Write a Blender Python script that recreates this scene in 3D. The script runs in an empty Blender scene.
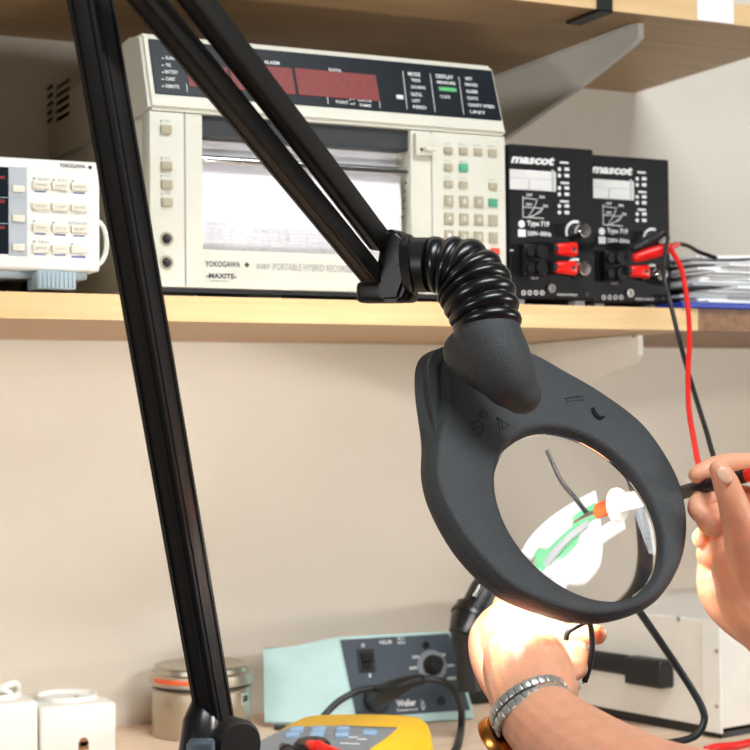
import bpy, bmesh, math, random
from mathutils import Vector, Matrix
from math import sin, cos, pi, radians
random.seed(4)
SC = bpy.context.scene
COL = SC.collection
V = Vector
# ------------------------------------------------------------------ camera
FPX = 1700.0
CAM = V((0, 0, 1.05))
YAW, PITCH, ROLL = 0.44955441, 0.02837409, 0.010
FW = V((sin(YAW)*cos(PITCH), cos(YAW)*cos(PITCH), sin(PITCH)))
R0 = V((cos(YAW), -sin(YAW), 0)); U0 = R0.cross(FW)
RT = R0*cos(ROLL) - U0*sin(ROLL)
UP = R0*sin(ROLL) + U0*cos(ROLL)
cd = bpy.data.cameras.new('camera'); co = bpy.data.objects.new('camera', cd); COL.objects.link(co)
co.matrix_world = Matrix(((RT.x, UP.x, -FW.x, CAM.x), (RT.y, UP.y, -FW.y, CAM.y), (RT.z, UP.z, -FW.z, CAM.z), (0, 0, 0, 1)))
cd.sensor_width = 36; cd.lens = FPX/750*36; cd.clip_start = 0.02
cd.dof.use_dof = True; cd.dof.focus_distance = 1.16; cd.dof.aperture_fstop = 14
SC.camera = co
# ------------------------------------------------------------------ light
SC.view_settings.view_transform = 'Standard'; SC.view_settings.look = 'None'
SC.view_settings.exposure = 0.10; SC.view_settings.gamma = 1.0; SC.view_settings.use_curve_mapping = False
w = bpy.data.worlds.new('room_light'); SC.world = w; w.use_nodes = True
w.node_tree.nodes['Background'].inputs[0].default_value = (1.0, .90, .78, 1)
w.node_tree.nodes['Background'].inputs[1].default_value = 0.05
def area(name, loc, target, size, power, col, spread=180):
    l = bpy.data.lights.new(name, 'AREA'); l.energy = power; l.color = col
    l.shape = 'RECTANGLE'; l.size, l.size_y = size
    o = bpy.data.objects.new(name, l); COL.objects.link(o); o.location = loc
    o.rotation_euler = (V(target)-V(loc)).to_track_quat('-Z', 'Y').to_euler()
    l.spread = radians(spread)
    return o
area('window_daylight', (3.5, -0.75, 1.02), (.75, 1.55, 1.2), (.9, .2), 6.5, (1, .98, .95), 75)
area('room_daylight', (-2.3, -.35, 1.24), (.8, 1.45, 1.2), (.9, .2), 6, (1, .98, .95), 80)
area('ceiling_lamp', (.75, -.1, 2.75), (.75, 1.1, 1.1), (1.3, .7), 20, (.93, .98, 1.0), 120)

def ray(u, v): return FW + RT*((u-375)/FPX) - UP*((v-375)/FPX)
def PD(u, v, D): return CAM + ray(u, v)*D                    # a point at distance D along the view axis
def PY(u, v, Y): d = ray(u, v); return CAM + d*((Y-CAM.y)/d.y)
def PX(u, v, X): d = ray(u, v); return CAM + d*((X-CAM.x)/d.x)
def PZ(u, v, Z): d = ray(u, v); return CAM + d*((Z-CAM.z)/d.z)

YS = 1.3775          # front edge of the shelves
YW = 1.715           # wall
ZB = 0.739           # bench top
ZS = 1.1605          # top of the lower shelf
ZS0 = 1.1387
ZU = 1.4486          # underside of the upper shelf

# ------------------------------------------------------------------ materials
def mat(name, col, rough=.5, metal=0, var=0.06, scale=40, bump=0, bscale=300, coat=0, sss=0, emit=None, spec=.5, detail=3):
    m = bpy.data.materials.new(name); m.use_nodes = True
    nt = m.node_tree; b = nt.nodes['Principled BSDF']
    b.inputs['Roughness'].default_value = rough; b.inputs['Metallic'].default_value = metal
    b.inputs['Specular IOR Level'].default_value = spec
    b.inputs['Coat Weight'].default_value = coat
    tc = nt.nodes.new('ShaderNodeTexCoord')
    n = nt.nodes.new('ShaderNodeTexNoise'); n.inputs['Scale'].default_value = scale; n.inputs['Detail'].default_value = detail
    nt.links.new(tc.outputs['Object'], n.inputs['Vector'])
    r = nt.nodes.new('ShaderNodeValToRGB')
    r.color_ramp.elements[0].position = .3; r.color_ramp.elements[1].position = .7
    r.color_ramp.elements[0].color = tuple(c*(1-var) for c in col) + (1,)
    r.color_ramp.elements[1].color = tuple(min(1, c*(1+var)) for c in col) + (1,)
    nt.links.new(n.outputs['Fac'], r.inputs[0]); nt.links.new(r.outputs[0], b.inputs['Base Color'])
    if bump:
        n2 = nt.nodes.new('ShaderNodeTexNoise'); n2.inputs['Scale'].default_value = bscale; n2.inputs['Detail'].default_value = 2
        nt.links.new(tc.outputs['Object'], n2.inputs['Vector'])
        bp = nt.nodes.new('ShaderNodeBump'); bp.inputs['Strength'].default_value = bump; bp.inputs['Distance'].default_value = .001
        nt.links.new(n2.outputs['Fac'], bp.inputs['Height']); nt.links.new(bp.outputs[0], b.inputs['Normal'])
    if sss:
        b.inputs['Subsurface Weight'].default_value = sss
        b.inputs['Subsurface Radius'].default_value = (1, .22, .1); b.inputs['Subsurface Scale'].default_value = .016
    if emit:
        b.inputs['Emission Color'].default_value = tuple(emit[:3]) + (1,); b.inputs['Emission Strength'].default_value = emit[3]
    return m
def wood(name, c1, c2, rough=.45, stretch=(1.5, 30, 30), spec=.4):
    m = bpy.data.materials.new(name); m.use_nodes = True; nt = m.node_tree; b = nt.nodes['Principled BSDF']
    b.inputs['Roughness'].default_value = rough; b.inputs['Specular IOR Level'].default_value = spec
    tc = nt.nodes.new('ShaderNodeTexCoord'); mp = nt.nodes.new('ShaderNodeMapping'); mp.inputs['Scale'].default_value = stretch
    nt.links.new(tc.outputs['Object'], mp.inputs[0])
    n = nt.nodes.new('ShaderNodeTexNoise'); n.inputs['Scale'].default_value = 3; n.inputs['Detail'].default_value = 6; n.inputs['Distortion'].default_value = .8
    nt.links.new(mp.outputs[0], n.inputs['Vector'])
    r = nt.nodes.new('ShaderNodeValToRGB'); r.color_ramp.elements[0].position = .35; r.color_ramp.elements[1].position = .7
    r.color_ramp.elements[0].color = c1 + (1,); r.color_ramp.elements[1].color = c2 + (1,)
    nt.links.new(n.outputs['Fac'], r.inputs[0]); nt.links.new(r.outputs[0], b.inputs['Base Color'])
    return m
def srgb(r, g, b):
    f = lambda c: (c/255)/12.92 if c/255 <= .04045 else ((c/255+.055)/1.055)**2.4
    return (f(r), f(g), f(b))
M = {}
M['wall'] = mat('painted_wall', srgb(236, 229, 215), .8, var=.025, scale=6, bump=.15, bscale=500)
M['shelf'] = wood('shelf_beech', srgb(182, 146, 104), srgb(200, 164, 120))
M['edge'] = wood('edge_strip_beech', srgb(222, 184, 132), srgb(234, 198, 148))
M['brownmottle'] = wood('mottled_brown', srgb(122, 84, 54), srgb(152, 110, 72), stretch=(40, 40, 40))
M['bench'] = wood('bench_laminate', srgb(222, 194, 166), srgb(236, 212, 188))
M['bracket'] = mat('grey_enamel', srgb(222, 220, 212), .35, var=.02)
M['cream'] = mat('cream_enamel', srgb(209, 206, 191), .45, var=.015, bump=.1, bscale=900)
M['creamdark'] = mat('tan_keycap', srgb(168, 158, 134), .5, var=.03)
M['ivory'] = mat('white_plastic', srgb(230, 228, 220), .4, var=.015)
M['ivorykey'] = mat('offwhite_keycap', srgb(228, 220, 200), .4, var=.02)
M['grey'] = mat('light_grey_plastic', srgb(178, 182, 186), .5, var=.02)
M['bluegrey'] = mat('blue_grey_plastic', srgb(160, 176, 184), .4, var=.03)
M['panel'] = mat('black_glass_panel', (.010, .013, .018), .3, var=.1, spec=.15)
M['black'] = mat('black_plastic', (.011, .012, .013), .42, var=.15)
M['blackgloss'] = mat('black_rubber_gloss', (.008, .008, .009), .28, var=.1, spec=.6)
M['arm'] = mat('black_powder_coat', (.011, .010, .0095), .5, var=.2, scale=300, bump=.25, bscale=1500, spec=.3)
M['head'] = mat('textured_black_plastic', (.029, .033, .037), .5, var=.55, scale=1100, bump=.6, bscale=1800, spec=.7)
M['mblack'] = mat('matt_black_metal', (.006, .006, .007), .45, var=.1, spec=.25)
M['redled'] = mat('red_display_filter', srgb(112, 28, 22), .5, var=.3, scale=500, emit=(.9, .09, .05, .03))
M['greenled'] = mat('green_lamp', srgb(70, 150, 90), .4, emit=(.2, .8, .3, .2))
M['white'] = mat('white_print', srgb(225, 225, 222), .6, var=.01)
M['ink'] = mat('dark_print', srgb(70, 70, 78), .6, var=.05)
M['inkpale'] = mat('pale_grey_print', srgb(150, 150, 148), .6, var=.05)
M['inkblue'] = mat('blue_print', srgb(120, 130, 175), .6, var=.02)
M['paper'] = mat('white_paper', srgb(250, 250, 250), .7, var=.015)
M['chart'] = mat('chart_paper', srgb(222, 220, 224), .55, var=.02)
M['dark'] = mat('dark_recess', (.03, .032, .036), .5, var=.1)
M['steel'] = mat('brushed_steel', srgb(200, 198, 190), .28, 1, var=.08, scale=60)
M['linksteel'] = mat('watch_steel', srgb(205, 203, 196), .3, .65, var=.05)
M['chrome'] = mat('polished_steel', srgb(215, 215, 212), .18, 1, var=.03)
M['tin'] = mat('tin_plate', srgb(196, 190, 176), .33, 1, var=.15, scale=25)
M['green'] = mat('green_keycap', srgb(74, 158, 122), .45, var=.03)
M['redkey'] = mat('red_keycap', srgb(226, 70, 50), .45, var=.03)
M['red'] = mat('red_plastic', srgb(226, 28, 20), .32, var=.05)
M['redwire'] = mat('red_silicone_wire', srgb(224, 32, 24), .4, var=.05)
M['bluedoc'] = mat('blue_folder_plastic', srgb(40, 62, 168), .4, var=.06)
M['teal'] = mat('pale_teal_enamel', srgb(176, 208, 206), .42, var=.03, scale=60, bump=.1, bscale=700)
M['station'] = mat('slate_panel', srgb(62, 72, 82), .45, var=.05)
M['yellow'] = mat('yellow_rubber', srgb(248, 196, 32), .5, var=.04)
M['mmface'] = mat('grey_meter_face', srgb(126, 132, 138), .45, var=.04)
M['mmblue'] = mat('blue_grey_button', srgb(134, 164, 190), .45, var=.03)
M['case'] = mat('pale_grey_case', srgb(226, 222, 212), .5, var=.02)
M['skin'] = mat('skin', srgb(238, 172, 138), .45, var=.07, scale=70, sss=.55, bump=.25, bscale=420)
M['nail'] = mat('fingernail', srgb(238, 182, 158), .3, var=.03, sss=.2)
M['gold'] = mat('gold_case', srgb(226, 150, 72), .28, 1, var=.1)
M['pcbwhite'] = mat('white_board', srgb(240, 242, 238), .5, var=.02)
M['pcbgreen'] = mat('green_solder_mask', srgb(96, 178, 128), .45, var=.1, scale=120)
M['orange'] = mat('orange_plastic', srgb(222, 92, 44), .4, var=.05)
M['tube'] = mat('lit_tube', (.9, .9, .9), .5, emit=(1, .97, .92, 315))
M['meter'] = mat('meter_scale', srgb(214, 212, 208), .4, var=.12, scale=30)
m = bpy.data.materials.new('lens_glass'); m.use_nodes = True; b = m.node_tree.nodes['Principled BSDF']
b.inputs['Transmission Weight'].default_value = 1; b.inputs['Roughness'].default_value = 0; b.inputs['IOR'].default_value = 1.5
b.inputs['Base Color'].default_value = (1, 1, 1, 1)
M['glass'] = m

# ------------------------------------------------------------------ mesh helpers
def NB(): return bmesh.new()
def obj(name, bm, m, parent=None, smooth=None, mods=None):
    me = bpy.data.meshes.new(name)
    bmesh.ops.recalc_face_normals(bm, faces=bm.faces[:])
    root = parent
    while root is not None and root.parent is not None: root = root.parent
    if root is not None:
        off = root.location
        for v in bm.verts: v.co = v.co - off
    bm.to_mesh(me); bm.free()
    ms = m if isinstance(m, (list, tuple)) else [m]
    for mm in ms: me.materials.append(M[mm])
    if smooth is not None:
        for p in me.polygons: p.use_smooth = True
        if smooth < 180: me.set_sharp_from_angle(angle=radians(smooth))
    o = bpy.data.objects.new(name, me); COL.objects.link(o)
    if parent is not None: o.parent = parent
    return o
def thing(name, label, cat, loc, group=None):
    o = bpy.data.objects.new(name, None); COL.objects.link(o); o.location = loc; o.empty_display_size = .02
    return tag(o, label, cat, group)
def tag(o, label, cat, group=None):
    o['label'] = label; o['category'] = cat
    if group: o['group'] = group
    return o
def hexa(bm, p, bevel=0, seg=2):
    """8 corners: 0-3 one face in order, 4-7 the opposite face"""
    vs = [bm.verts.new(q) for q in p]
    fs = [bm.faces.new([vs[i] for i in f]) for f in ((0,1,2,3), (7,6,5,4), (0,4,5,1), (1,5,6,2), (2,6,7,3), (3,7,4,0))]
    if bevel:
        es = list({e for f in fs for e in f.edges})
        bmesh.ops.bevel(bm, geom=es, offset=bevel, segments=seg, profile=.5, affect='EDGES', clamp_overlap=True)
def box(bm, a, b, bevel=0, seg=2):
    x0,y0,z0 = a; x1,y1,z1 = b
    hexa(bm, [(x0,y0,z0),(x1,y0,z0),(x1,y0,z1),(x0,y0,z1),(x0,y1,z0),(x1,y1,z0),(x1,y1,z1),(x0,y1,z1)], bevel, seg)
def frame_axes(t):
    t = t.normalized(); a = V((0,0,1)) if abs(t.z) < .9 else V((1,0,0))
    x = a.cross(t).normalized(); return x, t.cross(x)
def ringloft(bm, rings, closed=True, cap=True):
    R = [[bm.verts.new(p) for p in r] for r in rings]
    n = len(R[0])
    for i in range(len(R)-1):
        for j in range(n if closed else n-1):
            bm.faces.new((R[i][j], R[i][(j+1) % n], R[i+1][(j+1) % n], R[i+1][j]))
    if cap:
        bm.faces.new(R[0][::-1]); bm.faces.new(R[-1])
    return R
def catmull(pts, n, closed=False):
    """pts: list of tuples (any dimension) -> n samples per span"""
    out = []; N = len(pts); d = len(pts[0])
    spans = N if closed else N-1
    for i in range(spans):
        g = (lambda k: pts[k % N]) if closed else (lambda k: pts[min(max(k, 0), N-1)])
        p0, p1, p2, p3 = g(i-1), g(i), g(i+1), g(i+2)
        for s in range(n):
            t = s/n
            out.append(tuple(.5*((2*p1[k]) + (-p0[k]+p2[k])*t + (2*p0[k]-5*p1[k]+4*p2[k]-p3[k])*t*t + (-p0[k]+3*p1[k]-3*p2[k]+p3[k])*t**3) for k in range(d)))
    if not closed: out.append(tuple(pts[-1]))
    return out
def tube(bm, pts, rads, seg=12, round_ends=False, sub=0):
    """tube through world points with radii"""
    if not isinstance(rads, (list, tuple)): rads = [rads]*len(pts)
    q = [tuple(p)+(r,) for p, r in zip(pts, rads)]
    if sub: q = catmull(q, sub)
    P = [V(a[:3]) for a in q]; Rr = [a[3] for a in q]
    if round_ends:
        t0 = (P[0]-P[1]).normalized(); t1 = (P[-1]-P[-2]).normalized()
        A = [(P[0]+t0*Rr[0]*sin(a), Rr[0]*cos(a)) for a in (1.45, 1.15, .8, .4)]
        B = [(P[-1]+t1*Rr[-1]*sin(a), Rr[-1]*cos(a)) for a in (.4, .8, 1.15, 1.45)]
        P = [a[0] for a in A] + P + [b[0] for b in B]; Rr = [a[1] for a in A] + Rr + [b[1] for b in B]
    rings = []; x = None
    for i, p in enumerate(P):
        t = (P[min(i+1, len(P)-1)] - P[max(i-1, 0)])
        if t.length < 1e-9: t = V((0,0,1))
        t.normalize()
        if x is None: x, y = frame_axes(t)
        else:
            x = (x - t*x.dot(t)).normalized(); y = t.cross(x)
        rings.append([p + (x*cos(2*pi*k/seg) + y*sin(2*pi*k/seg))*Rr[i] for k in range(seg)])
    ringloft(bm, rings)
def cyl(bm, a, b, r, r2=None, seg=24):
    tube(bm, [V(a), V(b)], [r, r if r2 is None else r2], seg)
def lathe(bm, O, axis, prof, seg=48, cap=True):
    """prof: (radius, height along axis)"""
    axis = V(axis).normalized(); x, y = frame_axes(axis)
    rings = [[V(O) + axis*h + (x*cos(2*pi*k/seg)+y*sin(2*pi*k/seg))*max(r, 1e-5) for k in range(seg)] for r, h in prof]
    ringloft(bm, rings, cap=cap)
def beam(bm, a, b, s1, s2, roll, bevel=.0012, view=None):
    """square tube from a to b, roll measured from the side seen by the camera"""
    A = (b-a).normalized(); S = A.cross(((a+b)/2-CAM).normalized()).normalized(); Nn = S.cross(A)
    e1 = S*cos(roll) + Nn*sin(roll); e2 = -S*sin(roll) + Nn*cos(roll)
    c = [e1*(s1/2)*i + e2*(s2/2)*j for i, j in ((-1,-1),(1,-1),(1,1),(-1,1))]
    hexa(bm, [a+q for q in c] + [b+q for q in c], bevel)
    return e1, e2

class Frame:
    """a flat face in the world: origin, two axes in it, and its outward normal"""
    def __init__(s, O, ex, ey): s.O = V(O); s.ex = V(ex).normalized(); s.en = s.ex.cross(V(ey)).normalized(); s.ey = s.en.cross(s.ex)
    def px(s, u, v, c=0):
        d = ray(u, v); O = s.O + s.en*c; t = (O-CAM).dot(s.en)/d.dot(s.en); q = CAM+d*t-O
        return q.dot(s.ex), q.dot(s.ey)
    def pt(s, a, b, c=0): return s.O + s.ex*a + s.ey*b + s.en*c
    def rect(s, u0, v0, u1, v1):
        um, vm = (u0+u1)/2, (v0+v1)/2
        return s.px(u0, vm)[0], s.px(um, v1)[1], s.px(u1, vm)[0], s.px(um, v0)[1]
    def box(s, bm, r, c0, c1, bevel=0, seg=2):
        a0, b0, a1, b1 = r
        hexa(bm, [s.pt(a0,b0,c0), s.pt(a1,b0,c0), s.pt(a1,b1,c0), s.pt(a0,b1,c0), s.pt(a0,b0,c1), s.pt(a1,b0,c1), s.pt(a1,b1,c1), s.pt(a0,b1,c1)], bevel, seg)
    def pbox(s, bm, u0, v0, u1, v1, c0, c1, bevel=0, seg=2): s.box(bm, s.rect(u0, v0, u1, v1), c0, c1, bevel, seg)
    def disc(s, bm, u, v, r, c0, c1, seg=24, r2=None):
        a, b = s.px(u, v); cyl(bm, s.pt(a, b, c0), s.pt(a, b, c1), r, r2, seg)
    def line(s, bm, pts, wd, c=.0004):
        for (u0, v0), (u1, v1) in zip(pts, pts[1:]):
            p = s.px(u0, v0); q = s.px(u1, v1); d = V((q[0]-p[0], q[1]-p[1])); 
            if d.length < 1e-7: continue
            n = V((-d.y, d.x)).normalized()*wd/2; e = d.normalized()*wd*.3
            P = [(p[0]-e.x+n.x, p[1]-e.y+n.y), (q[0]+e.x+n.x, q[1]+e.y+n.y), (q[0]+e.x-n.x, q[1]+e.y-n.y), (p[0]-e.x-n.x, p[1]-e.y-n.y)]
            bm.faces.new([bm.verts.new(s.pt(x, y, c)) for x, y in P])
    def text(s, bm, st, u0, v0, u1, v1, c=.0005, shear=0, bold=0, r=None):
        r = r or s.rect(u0, v0, u1, v1)
        vs, fs = glyphs(st, shear, bold)
        x0 = min(p[0] for p in vs); x1 = max(p[0] for p in vs); y0 = min(p[1] for p in vs); y1 = max(p[1] for p in vs)
        W = [bm.verts.new(s.pt(r[0]+(r[2]-r[0])*(p[0]-x0)/(x1-x0), r[1]+(r[3]-r[1])*(p[1]-y0)/(y1-y0), c)) for p in vs]
        for f in fs:
            try: bm.faces.new([W[i] for i in f])
            except ValueError: pass
_gl = {}
def glyphs(st, shear=0, bold=0):
    k = (st, shear, bold)
    if k in _gl: return _gl[k]
    cu = bpy.data.curves.new('lettering', 'FONT'); cu.body = st; cu.shear = shear; cu.offset = bold; cu.resolution_u = 2
    o = bpy.data.objects.new('lettering', cu); COL.objects.link(o)
    me = bpy.data.meshes.new_from_object(o.evaluated_get(bpy.context.evaluated_depsgraph_get()))
    _gl[k] = ([tuple(v.co) for v in me.vertices], [tuple(p.vertices) for p in me.polygons])
    bpy.data.objects.remove(o); bpy.data.curves.remove(cu); bpy.data.meshes.remove(me)
    return _gl[k]

# ------------------------------------------------------------------ setting
def struct(name, bm, m):
    o = obj(name, bm, m); o['kind'] = 'structure'; return o
bm = NB(); box(bm, (-1.2, YW, -.02), (3.2, YW+.1, 2.6)); struct('wall_back', bm, 'wall')
bm = NB(); box(bm, (-2.2, -2.6, -.1), (3.4, YW+.1, 0)); M['floor'] = mat('dark_floor', srgb(70, 66, 62), .6); struct('floor', bm, 'floor')

# ------------------------------------------------------------------ bench and shelves
t = thing('workbench', 'pale wooden workbench top running along the foot of the wall', 'workbench', (.7, 1.2, 0))
bm = NB(); box(bm, (-.9, .75, ZB-.035), (2.4, YW-.002, ZB), .003); obj('worktop', bm, 'bench', t)
for x in (-.8, 2.3):
    for y in (.82, 1.62):
        bm = NB(); box(bm, (x-.025, y-.025, 0), (x+.025, y+.025, ZB-.035), .003); obj('leg', bm, 'grey', t)
bm = NB(); box(bm, (-.6, .78, ZB+.0003), (1.7, 1.16, ZB+.0025), .0005); M['mat'] = mat('bounce_absorber', srgb(62, 70, 84), .7, bump=.2); tag(obj('bounce_cut_mat', bm, 'mat'), 'added dark mat on the near half of the bench, cutting bounced light', 'mat')  # added out of view to soak up light bouncing off the bench
t = thing('wall_shelf', 'long beech shelf carrying the measuring instruments', 'shelf', (.7, 1.55, ZS0))
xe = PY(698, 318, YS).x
bm = NB(); box(bm, (-.6, YS+.0015, ZS0), (xe, YW-.001, ZS), 0); obj('board', bm, 'shelf', t)
bm = NB(); box(bm, (-.6, YS, ZS0), (xe, YS+.0015, ZS), 0); obj('edge_strip', bm, 'edge', t)
bm = NB(); box(bm, (xe+.0002, YS+.001, ZS0), (1.9, YW-.001, ZS), 0); o = obj('end_board', bm, 'brownmottle', t); o['label'] = 'darker brown end of the shelf'  # last length of the shelf, in a darker brown than the rest
t = thing('wall_shelf', 'beech shelf overhead with a grey bracket beneath it', 'shelf', (.5, 1.55, ZU))
bm = NB(); box(bm, (-.6, YS+.0015, ZU), (1.183, YW-.001, ZU+.022), 0); obj('board', bm, 'shelf', t)
bm = NB(); box(bm, (-.6, YS, ZU), (1.183, YS+.0015, ZU+.022), 0); obj('edge_strip', bm, 'edge', t)
bm = NB(); box(bm, (.262, YS+.002, ZS+.0002), (.284, YW-.001, ZU-.0002)); M['darkwood'] = wood('dark_panel', srgb(96, 70, 46), srgb(112, 84, 56)); obj('light_block_panel', bm, 'darkwood', t)  # unseen panel, added to keep bounced light out from under the upper shelf
def bracket(X, ztop, ytip, htip, hwall, label):
    t = thing('shelf_bracket', label, 'shelf bracket', (X, YW-.002, ztop-.001), 'shelf brackets')
    prof = [(YW-.002, 0), (ytip, 0), (ytip, -htip*.75), (ytip+.012, -htip), (ytip+.10, -htip-.022), (YW-.04, -hwall), (YW-.002, -hwall)]
    bm = NB(); th = .0035
    for sx in (0,):
        a = [bm.verts.new((X-th, y, ztop-.001+z)) for y, z in prof]; b = [bm.verts.new((X+th, y, ztop-.001+z)) for y, z in prof]
        n = len(prof)
        bm.faces.new(a); bm.faces.new(b[::-1])
        for i in range(n): bm.faces.new((a[i], a[(i+1) % n], b[(i+1) % n], b[i]))
    obj('web', bm, 'bracket', t)
    bm = NB(); box(bm, (X-.007, ytip+.004, ztop-.0035), (X+.007, YW-.002, ztop-.0005), .0008); obj('top_flange', bm, 'bracket', t)
    bm = NB(); box(bm, (X-.016, YW-.005, ztop-hwall), (X+.016, YW-.001, ztop-.004), .0008); obj('wall_flange', bm, 'bracket', t)
    return t
bracket(.977, ZU, 1.405, .020, .075, 'pale grey bracket under the overhead shelf')
bracket(1.002, ZS0, 1.45, .028, .075, 'pale grey bracket under the instrument shelf, behind the magnifier')
# paper label and black clip on the upper edge
F0 = Frame((0, YS, 0), (1,0,0), (0,0,1))
bm = NB(); F0.pbox(bm, 697, -2, 733, 22, .0002, .0008); tag(obj('shelf_label', bm, 'paper'), 'blank white paper label on the edge of the overhead shelf', 'label')
t = thing('cable_clip', 'black strap clip hooked over the edge of the overhead shelf', 'clip', PY(601, 10, YS))
bm = NB(); r = F0.rect(596, -30, 611, 10); box(bm, (r[0], YS-.003, ZU-.0025), (r[2], YS-.0002, ZU+.026), .0005); obj('strap', bm, 'black', t)
bm = NB(); box(bm, (r[0], YS-.003, ZU-.003), (r[2], YS+.055, ZU-.0003), .0005); obj('foot', bm, 'black', t)

# ------------------------------------------------------------------ chart recorder
YR = YS+.008
t = thing('chart_recorder', 'big cream chart recorder with red displays and paper window', 'recorder', (.63, YR+.15, ZS))
FR = Frame((0, YR, 0), (1,0,0), (0,0,1))
xl, xr = FR.px(147, 110)[0]+.002, FR.px(506, 200)[0]
zb, zmid, ztop = ZS+.008, FR.px(300, 117)[1], PY(143, 33, YR+.022).z
zmid = PY(150, 110, YR).z
# body shell: lower case + tilted display head
win = FR.rect(203, 116, 411, 253)
bm = NB()
box(bm, (xl, YR+.02, zb), (xr, YW-.004, zmid-.001), .003)
# front frame round the chart window
FR.box(bm, (xl, zb, win[0], zmid), -.0205, 0, .0015)
FR.box(bm, (win[2], zb, xr, zmid), -.0205, 0, .0015)
FR.box(bm, (win[0]-.001, zb, win[2]+.001, win[1]), -.0205, 0, .0012)
obj('case', bm, 'cream', t, 30)
bm = NB()
tilt = radians(20); hd = (ztop-zmid)/cos(tilt)
FD = Frame((0, YR-.004, zmid+.001), (1,0,0), (0, sin(tilt), cos(tilt)))
y_t = YR-.004+sin(tilt)*(hd)
pr = [(YR-.004, zmid+.001), (y_t, ztop), (y_t+.03, ztop+.002), (YW-.004, ztop-.012), (YW-.004, zmid-.0005), (YR+.012, zmid-.0005), (YR+.002, zmid-.0005)]
a = [bm.verts.new((xl-.001, y, z)) for y, z in pr]; b = [bm.verts.new((xr, y, z)) for y, z in pr]
fs = [bm.faces.new(a), bm.faces.new(b[::-1])] + [bm.faces.new((a[i], a[(i+1) % 7], b[(i+1) % 7], b[i])) for i in range(7)]
bmesh.ops.bevel(bm, geom=list({e for f in fs for e in f.edges}), offset=.004, segments=3, affect='EDGES', clamp_overlap=True)
obj('display_housing', bm, 'cream', t, 35)
# vents on the left side
bm = NB()
FS = Frame((xl-.0004, 0, 0), (0,-1,0), (0,0,1))
for i in range(5):
    for (ua, ub) in ((41, 53), (57, 70)):
        v = 89 + i*8.2
        v0 = v - (ub-41)*.12
        FS.pbox(bm, ua, v0-(ub+ua-96)*.12, ub, v0+4-(ub+ua-96)*.12, 0, .0006)
obj('vent', bm, 'dark', t)
bm = NB(); FD.pbox(bm, 152, 39, 497, 121, 0, .0008); 
bm.free()
r0 = FD.px(151, 39); r1 = FD.px(154.5, 93.5); r2 = FD.px(499.5, 121); r3 = FD.px(493.5, 71)
pl = min(r0[0], r1[0])+.0005; pb = (r1[1]+r2[1])/2; ptp = (r0[1]+r3[1])/2; prr = (r2[0]+r3[0])/2
bm = NB(); FD.box(bm, (pl, pb, prr, ptp), -.002, .0008, .0006); panel = obj('display_panel', bm, 'panel', t)
FDp = Frame(FD.pt(0, 0, .0009), FD.ex, FD.ey)
for (u0, v0, u1, v1) in ((188, 66, 228, 88), (231, 66, 293, 92), (297, 72, 377, 98)):
    bm = NB(); FDp.pbox(bm, u0, v0, u1, v1, 0, .0006); obj('red_display', bm, 'redled', t)
bm = NB()
for s_, b4 in (('ALARM', (264, 61, 279, 64.6)), ('DATA', (329, 69, 341, 72)), ('ALARM', (165, 56.5, 175, 60)), ('FAIL', (166, 63.5, 171, 67)), ('BATTERY', (165, 70.5, 178, 74)), ('CHART', (165.5, 77.5, 175, 81)), ('REMOTE', (165.5, 85, 179, 88.5)),
               ('MODE', (408, 72.5, 420, 76.5)), ('TREND', (411, 79, 420, 82)), ('LOGGING', (411, 86, 425, 89)), ('DIGITAL', (411, 93, 422, 96.5)), ('LIST', (412, 99.5, 420, 102.5)), ('FEED', (413, 106, 426, 109)),
               ('DISPLAY', (436, 75, 453, 79)), ('MEASURE', (437, 81.5, 455, 84.5)), ('CLOCK', (440, 95.5, 450, 98.5)),
               ('SET', (465, 77.5, 472, 80.5)), ('RANGE', (465, 83.5, 477, 86.5)), ('ALARM', (466, 90, 477, 93.5)), ('CLOCK', (467, 97, 478, 100)), ('CHART SPEED', (468, 104.5, 494, 107.5)), ('UNIT', (470, 111, 485, 114)),
               ('ch', (337, 96, 341, 98)), ('V', (352, 97, 356, 99)), ('mV', (350, 103, 355, 105)), ('POINT', (336, 101, 348, 104)), ('DATE', (358, 99, 371, 102)), ('TIME', (359, 104.5, 371, 107))):
    FDp.text(bm, s_, *b4, bold=.02)
for ln in (((402.6, 71.5), (407, 109)), ((430, 74), (435, 112)), ((458.5, 77), (463.5, 114.5)), ((186.5, 84), (187, 92)), ((327, 95.5), (328, 104)), ((379, 100), (380, 108)), ((353, 100), (357, 98)), ((349, 100.5), (352, 98.5))):
    FDp.line(bm, ln, .0006)
for v in (58.5, 65.5, 72.5, 79.5, 86.5):
    FDp.line(bm, ((162, v), (163.4, v)), .001)
obj('printing', bm, 'white', panel)
bm = NB(); FDp.pbox(bm, 396, 96, 402.5, 99.5, 0, .002, .0004); obj('key', bm, 'white', panel)
bm = NB(); FDp.pbox(bm, 439, 87.8, 456, 91.3, 0, .0006); obj('lit_legend', bm, 'greenled', panel)
# groove lines of the front
bm = NB()
for u0, v0, u1, v1 in ((184.2, 112, 186, 286), (431.4, 132, 432.6, 290)):
    FR.pbox(bm, u0, v0, u1, v1, 0, .0003)
obj('groove', bm, 'inkpale', t)
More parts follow.
